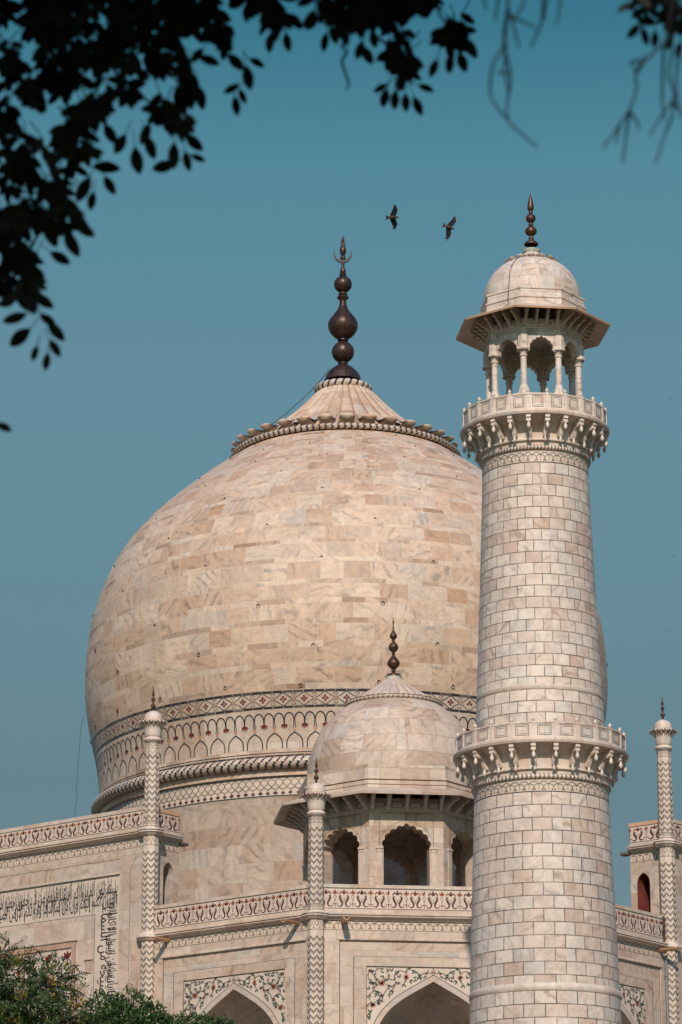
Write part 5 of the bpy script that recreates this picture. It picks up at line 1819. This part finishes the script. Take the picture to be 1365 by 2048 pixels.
def bushy_tree(label, base, lumps, m, name, leafl, dens, blossoms=0, feathery=False, group=None):
    root = empty(name, base)
    tag(root, label, 'tree', group)
    inv = Vector(base)
    mb = MB()
    top = Vector((sum(l[0][0] for l in lumps) / len(lumps), sum(l[0][1] for l in lumps) / len(lumps), min(l[0][2] for l in lumps) - .6)) - inv
    limb(mb, (0, 0, 0), top, .26, .15, .10, 8, 7)
    mb.build('trunk', [M_BARK], root)
    lb = MB(); cr = MB(); bl = MB()
    for c, r in lumps:
        c = Vector(c) - inv
        limb(lb, top, c, .055 * min(1, r / .5), .018 * min(1, r / .5), .15, 5, 5)
        for _ in range(10):
            e = c + rv(r * .95)
            limb(lb, c, e, .022, .006, .06, 4, 3)
        n = int(dens * r * r)
        for _ in range(n):
            d = rv(1).normalized()
            q = rnd.random()
            p = c + d * r * (.55 + .50 * q ** .6) * (1 + .10 * sin(5 * d.x + 3 * d.z) + rnd.uniform(-.06, .10))
            out = (d + rv(.8) + Vector((0, 0, .15))).normalized()
            if feathery:
                # a spray: leaflets in two rows on a drooping stalk
                L = leafl * rnd.uniform(3.0, 5.0)
                nrm = (d + rv(.6)).normalized()
                for j in range(7):
                    t = j / 6
                    pp = p + out * L * t - Vector((0, 0, 1)) * L * .30 * t * t
                    for s in (1, -1):
                        side = out.cross(nrm).normalized() * s
                        leaf(cr, pp, side * .9 + out * .55 + rv(.15), nrm + rv(.3), leafl * (1.0 - .35 * t), leafl * .30)
            else:
                for j in range(4):
                    leaf(cr, p + rv(leafl * .7), out + rv(.9), (d + rv(.7)), leafl * rnd.uniform(.7, 1.25), leafl * .42)
        for _ in range(int(blossoms * r)):
            d = rv(1).normalized()
            p = c + d * r * rnd.uniform(.8, 1.08)
            for j in range(14):
                leaf(bl, p + rv(.17), rv(1), rv(1), .075, .06, 0 if rnd.random() < .985 else 1)
    lb.build('limb', [M_BARK], root)
    cr.build('crown', [m], root)
    if blossoms: bl.build('blossom', [M_BLOOM, M_REDLEAF], root)
    return root


def P3(x, y, d): return tuple(px_point(x, y, d))

g = lambda x, y, d, r: (P3(x, y, d), r)
bushy_tree('feathery leaved tree with yellow blossom clusters and reddish pods, left of the round bushy trees', (px_point(10, 1024, 62).x, px_point(10, 1024, 62).y, 0),
           [g(20, 1985, 62, .62), g(95, 1968, 61.5, .50), g(118, 1985, 62, .34), g(60, 2040, 61.5, .75), g(132, 2040, 61, .48), g(-40, 1975, 62.5, .9), g(30, 2105, 62, .9), g(110, 2100, 61.5, .8), g(12, 1922, 62.0, .34), g(150, 2045, 61, .22),
            g(-70, 2080, 62, 1.2), g(165, 2090, 61.5, .5), g(50, 1935, 61.8, .25), g(135, 1955, 61.4, .14)], M_LEAFA, 'flowering_tree', .090, 330, 11, True)
bushy_tree('dark green bushy tree with a rounded top between the flowering tree and the pointed arch', (px_point(255, 1024, 68).x, px_point(255, 1024, 68).y, 0),
           [g(205, 2022, 68, .36), g(262, 2018, 67.6, .42), g(300, 2045, 67.3, .42), g(232, 2045, 67.4, .5), g(180, 2050, 68, .30), g(330, 2075, 67.5, .5), g(255, 2095, 67, .9), g(190, 2105, 67.5, .7), g(320, 2120, 67.2, .8)], M_LEAFB, 'bushy_tree', .085, 1250)
bushy_tree('low green bushy treetop just below the left pointed arch, right of the taller bushy tree', (px_point(405, 1024, 70).x, px_point(405, 1024, 70).y, 0),
           [g(375, 2052, 70, .27), g(412, 2050, 69.7, .24), g(448, 2054, 70, .20), g(400, 2075, 69.5, .45), g(350, 2075, 70, .4), g(440, 2085, 69.8, .4), g(400, 2120, 69.6, .8)], M_LEAFB, 'bushy_tree', .085, 1250)

# ------------------------------------------------------------------ the tree overhead, out of focus
oh = tag(empty('overhanging_tree', (-28.5, -176.5, 0)), 'dark silhouetted leafy branches hanging in from the upper left, out of focus', 'tree')
inv = Vector((-28.5, -176.5, 0))
wood, lv = MB(), MB()


def oval(p, d, n, l, w):
    """A smooth oblong leaf with a little fold along the midrib."""
    d = d.normalized(); s = d.cross(n).normalized(); n = s.cross(d).normalized()
    prof = ((0, .05), (.12, .45), (.3, .86), (.52, 1.0), (.74, .82), (.9, .46), (1.0, .04))
    P = []
    for t, w_ in prof:
        c = p + d * (l * t) - n * (l * .10 * t * t)
        P.append([tuple(c + s * (w / 2 * w_) + n * (w * .12 * w_)), tuple(c), tuple(c - s * (w / 2 * w_) + n * (w * .12 * w_))])
    lv.grid(P, None, 0, True)


def ipd(deg):     # a direction lying across the view, degrees clockwise from rightwards
    return CR * cos(radians(deg)) - CU * sin(radians(deg))


def edge_leaf(x, y, deg, lpx, d, wr=.46, stalk=True):
    """One leaf centred on a photo point, at its own distance."""
    l = lpx / FPX * d
    dr = (ipd(deg) + CV * rnd.uniform(-.25, .25)).normalized()
    c = px_point(x, y, d) - inv
    oval(c - dr * l / 2, dr, -CV + rv(.35), l, l * wr * rnd.uniform(.92, 1.1))
    if stalk:
        tube(wood, [tuple(c - dr * l / 2), tuple(c - dr * l * .95 + CU * l * .15)], [.0016, .0014], 4)


def rosette(x, y, d, n, lpx=40):
    """A drooping twig end with leaves spread round it."""
    c = px_point(x, y, d) - inv
    tube(wood, [tuple(c + CU * .10 + CR * rnd.uniform(-.05, .05)), tuple(c + CU * .05), tuple(c)], [.0024, .002, .0014], 4)
    a0 = rnd.uniform(-20, 20)
    for i in range(n):
        deg = a0 + 15 + 150 * (i + .5) / n + rnd.uniform(-14, 14)
        l = lpx * rnd.uniform(.8, 1.15) / FPX * d
        dr = (ipd(deg) + CV * rnd.uniform(-.6, .6)).normalized()
        oval(c + CU * rnd.uniform(0, .06) + rv(.008), dr, -CV + rv(.55), l, l * rnd.uniform(.40, .52))


def clump(cx, cy, rx, ry, n, d, lpx=40):
    for _ in range(n):
        a = rnd.uniform(0, 2 * pi); q = sqrt(rnd.random())
        rosette(cx + rx * q * cos(a), cy + ry * q * sin(a) - 12, d + rnd.uniform(-.7, .7), rnd.randint(5, 7), lpx)


D0 = 9.4
for c in ((60, 20, 150, 80, 29), (210, 40, 150, 75, 27), (110, 140, 130, 80, 21), (215, 170, 90, 50, 11), (310, 50, 80, 70, 14), (335, 140, 40, 50, 6), (30, 240, 70, 60, 9), (130, 255, 80, 45, 9), (345, 245, 26, 40, 4), (400, 30, 60, 46, 8),
          (40, 350, 55, 45, 8), (145, 315, 38, 34, 6), (100, 430, 38, 40, 9), (20, 450, 28, 60, 8), (45, 545, 30, 30, 4), (58, 600, 12, 20, 3), (10, 590, 20, 30, 2),
          (500, 12, 60, 32, 8), (545, 50, 30, 22, 4), (445, 96, 24, 20, 2), (650, 22, 36, 28, 6), (725, 26, 58, 36, 9), (755, 70, 32, 24, 4), (806, 130, 28, 30, 5), (806, 170, 16, 14, 2), (908, 90, 28, 22, 4), (795, 36, 38, 24, 4), (690, 66, 36, 16, 3), (845, 12, 28, 18, 3)):
    clump(c[0], c[1], c[2], c[3], c[4], D0)
Z_ = 1.494      # read off an enlargement of the photograph's upper left corner
for x, y, deg, l in ((110, 838, 8, 55), (130, 898, 38, 66), (45, 950, 160, 66), (60, 1008, 142, 74), (168, 990, 48, 66), (143, 955, 35, 50), (165, 1040, 58, 52), (140, 1080, 100, 48), (105, 1055, 108, 44), (20, 905, 168, 50), (85, 795, 125, 76), (68, 880, 80, 84),
                     (205, 620, 40, 90), (235, 665, 48, 80), (255, 687, 35, 60), (215, 728, 62, 76), (180, 770, 30, 60), (150, 690, 70, 90), (120, 660, 100, 80), (40, 655, 8, 76), (20, 735, 112, 64), (90, 555, 86, 58), (250, 565, 120, 76), (275, 600, 100, 50), (328, 553, 60, 56), (318, 500, 5, 74),
                     (410, 480, 82, 72), (490, 497, 165, 64), (520, 465, 92, 70), (560, 482, 78, 54), (592, 472, 20, 44), (580, 425, 45, 64), (558, 375, 40, 56), (600, 292, 78, 64), (580, 240, 60, 50), (560, 270, 75, 100), (540, 300, 75, 80), (525, 130, 72, 70), (590, 165, 130, 50), (706, 316, 82, 52), (693, 265, 155, 48), (725, 287, 68, 42), (742, 232, 80, 64), (625, 180, 20, 60), (640, 120, 30, 50), (670, 152, 95, 50), (705, 185, 45, 60),
                     (185, 560, 75, 60), (225, 480, 100, 70), (165, 520, 60, 56), (265, 440, 40, 56), (360, 430, 120, 60), (330, 400, 60, 60), (450, 440, 70, 66), (435, 400, 110, 60), (12, 1276, 25, 46)):
    edge_leaf(x / Z_, y / Z_, deg, l / Z_ * 1.18, D0 + rnd.uniform(-.25, .25))
for x, y, deg, l in ((514, 125, 30, 36), (770, 196, 105, 40), (790, 200, 92, 40), (812, 205, 88, 38), (836, 212, 66, 42), (852, 176, 20, 36), (762, 176, 150, 34), (938, 60, 5, 34), (942, 96, 62, 50), (925, 124, 70, 44), (900, 128, 95, 40), (868, 136, 112, 40), (880, 80, 190, 40), (590, 42, 48, 44), (575, 84, 80, 40), (540, 86, 95, 40), (620, 40, 110, 44), (650, 84, 100, 40), (668, 70, 70, 40), (735, 110, 60, 44), (720, 100, 110, 40)):
    edge_leaf(x, y, deg, l, D0 + rnd.uniform(-.25, .25))
for x0, y0, x1, y1, d in ((-200, -160, 160, 60, 9.6), (-150, 60, 60, 420, 9.5), (60, 420, 70, 600, 9.4), (-100, -200, 420, 20, 9.6), (380, -250, 540, 30, 9.4), (600, -220, 720, 30, 9.3), (720, 30, 810, 150, 9.3), (855, -30, 905, 60, 9.3), (690, 80, 692, 180, 9.0), (150, 60, 330, 250, 9.5), (380, -250, 330, 100, 9.5)):
    a, b = px_point(x0, y0, d) - inv, px_point(x1, y1, d) - inv
    limb(wood, a, b, .006, .003, .02, 5, 6)
# trunk and boughs outside the picture, and the rest of the crown overhead that keeps this foliage in shade
tr = MB()
limb(tr, (0, 0, 0), (.6, .8, 4.6), .42, .30, .08, 12, 8)
boughs = []
for e in ((3.0, 3.5, 8.2), (6.5, 2.0, 9.5), (2.0, -4.0, 10.5), (-3.5, 3.0, 9.0), (7.0, -5.0, 11.5), (11.0, 1.0, 10.5), (4.0, 6.5, 8.0)):
    limb(tr, (.6, .8, 4.6), e, .20, .05, .25, 8, 8)
tr.build('trunk', [M_BARK], oh)
tag(wood.build('twig', [M_TWIG], oh), kind='stuff')
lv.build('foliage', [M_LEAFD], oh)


def in_view(p, m=140):
    d = p - CAM
    z = d.dot(CV)
    if z < .3: return False
    x, y = 682.5 + FPX * d.dot(CR) / z, 1024 - FPX * d.dot(CU) / z
    mm = m + .35 / z * FPX
    return -mm < x < 1365 + mm and -mm < y < 2048 + mm


up_ = MB()
lo = CAM + Vector((_f.x, _f.y, 0)) * 9.4
sdir = Vector((_sd.x, _sd.y, _sd.z))
cnt = 0
while cnt < 14000:
    # crown volume stretching back over the photographer's head along the sun's path
    t = rnd.uniform(1.0, 11.0)
    p = lo + CR * rnd.uniform(-6.5, 3.5) + Vector((0, 0, rnd.uniform(1.9, 5.5))) + sdir * t
    if in_view(p): continue
    q = rv(1)
    for j in range(2):
        leaf(up_, p + rv(.25) - inv, rv(1), sdir + rv(.8), .34, .20)
    cnt += 1
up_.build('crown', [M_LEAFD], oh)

# the thin bare hanging twigs of the upper right, nearer the lens
tw = tag(empty('hanging_twigs_tree', (-15.5, -172.0, 0)), 'thin bare drooping twigs with a few leaves at the upper right, strongly blurred', 'tree')
inv2 = Vector((-15.5, -172.0, 0))
D1 = 7.0
mb = MB()


def twig(pts, r0=.0036, r1=.0020, d=D1):
    q = [px_point(x, y, d + rnd.uniform(-.06, .06)) - inv2 for x, y in pts]
    q = catmull([tuple(p) for p in q], 4)
    mb = MB()
    tube(mb, q, [r0 + (r1 - r0) * i / (len(q) - 1) for i in range(len(q))], 5)
    mb.build('twig', [M_TWIG], tw)


for pts in ([(1018, -60), (1016, 10), (1008, 80), (1022, 150), (1014, 215), (1020, 245), (1045, 268), (1074, 294)],
            [(1014, 30), (1008, 90), (986, 130), (981, 188), (996, 215), (1014, 238)], [(1012, 85), (1010, 140), (1018, 190)], [(1018, 20), (1030, 60), (1038, 95)], [(1052, -20), (1044, 18), (1020, 38)],
            [(1020, 35), (1045, 42), (1072, 56)], [(1085, -30), (1084, 40), (1062, 94)], [(1100, -30), (1092, 10), (1088, 40)], [(1124, -20), (1114, 50)], [(1000, -20), (990, 42)], [(966, -20), (972, 18)], [(996, 145), (1020, 146)],
            [(1352, -40), (1332, 75), (1300, 112), (1272, 150), (1274, 175), (1258, 222), (1232, 260), (1206, 297)], [(1270, 148), (1290, 110)], [(1259, 222), (1252, 275), (1246, 326)], [(1260, 222), (1272, 240), (1279, 258)], [(1240, 250), (1232, 285)],
            [(1340, 40), (1345, 100), (1338, 150), (1350, 190), (1340, 210), (1318, 240), (1300, 271)], [(1328, 90), (1325, 200), (1330, 240)], [(1348, 195), (1345, 230), (1330, 270), (1312, 326)], [(1362, 100), (1352, 160), (1362, 240)], [(1346, 205), (1365, 225)], [(1278, 120), (1262, 126), (1268, 135)]):
    twig(pts)
lv = MB(); wood = MB()
_inv = inv
inv = inv2
for c in ((1280, 10, 26, 18, 5), (1330, 20, 24, 30, 6), (1352, 60, 12, 28, 4), (1300, 35, 14, 14, 3)):
    clump(*c, D1 + 1.2, 32)
for x, y, deg, l in ((1268, 62, 130, 38), (1290, 72, 70, 40), (1282, 40, 50, 34), (1310, 78, 95, 36), (1358, 100, 100, 34), (1340, 84, 110, 34)):
    edge_leaf(x, y, deg, l, D1 + 1.2)
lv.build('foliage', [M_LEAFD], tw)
tag(wood.build('leaf_stalk', [M_TWIG], tw), kind='stuff')
mb = MB()
limb(mb, (0, 0, 0), (-.3, -.6, 6.4), .22, .12, .06, 10, 7)
for x, y in ((1018, -60), (1352, -40), (1085, -30), (1124, -20), (1052, -20), (1320, -60)):
    limb(mb, (-.3, -.6, 6.4), px_point(x, y, D1) - inv2, .05, .004, .05, 6, 6)
mb.build('trunk', [M_BARK], tw)
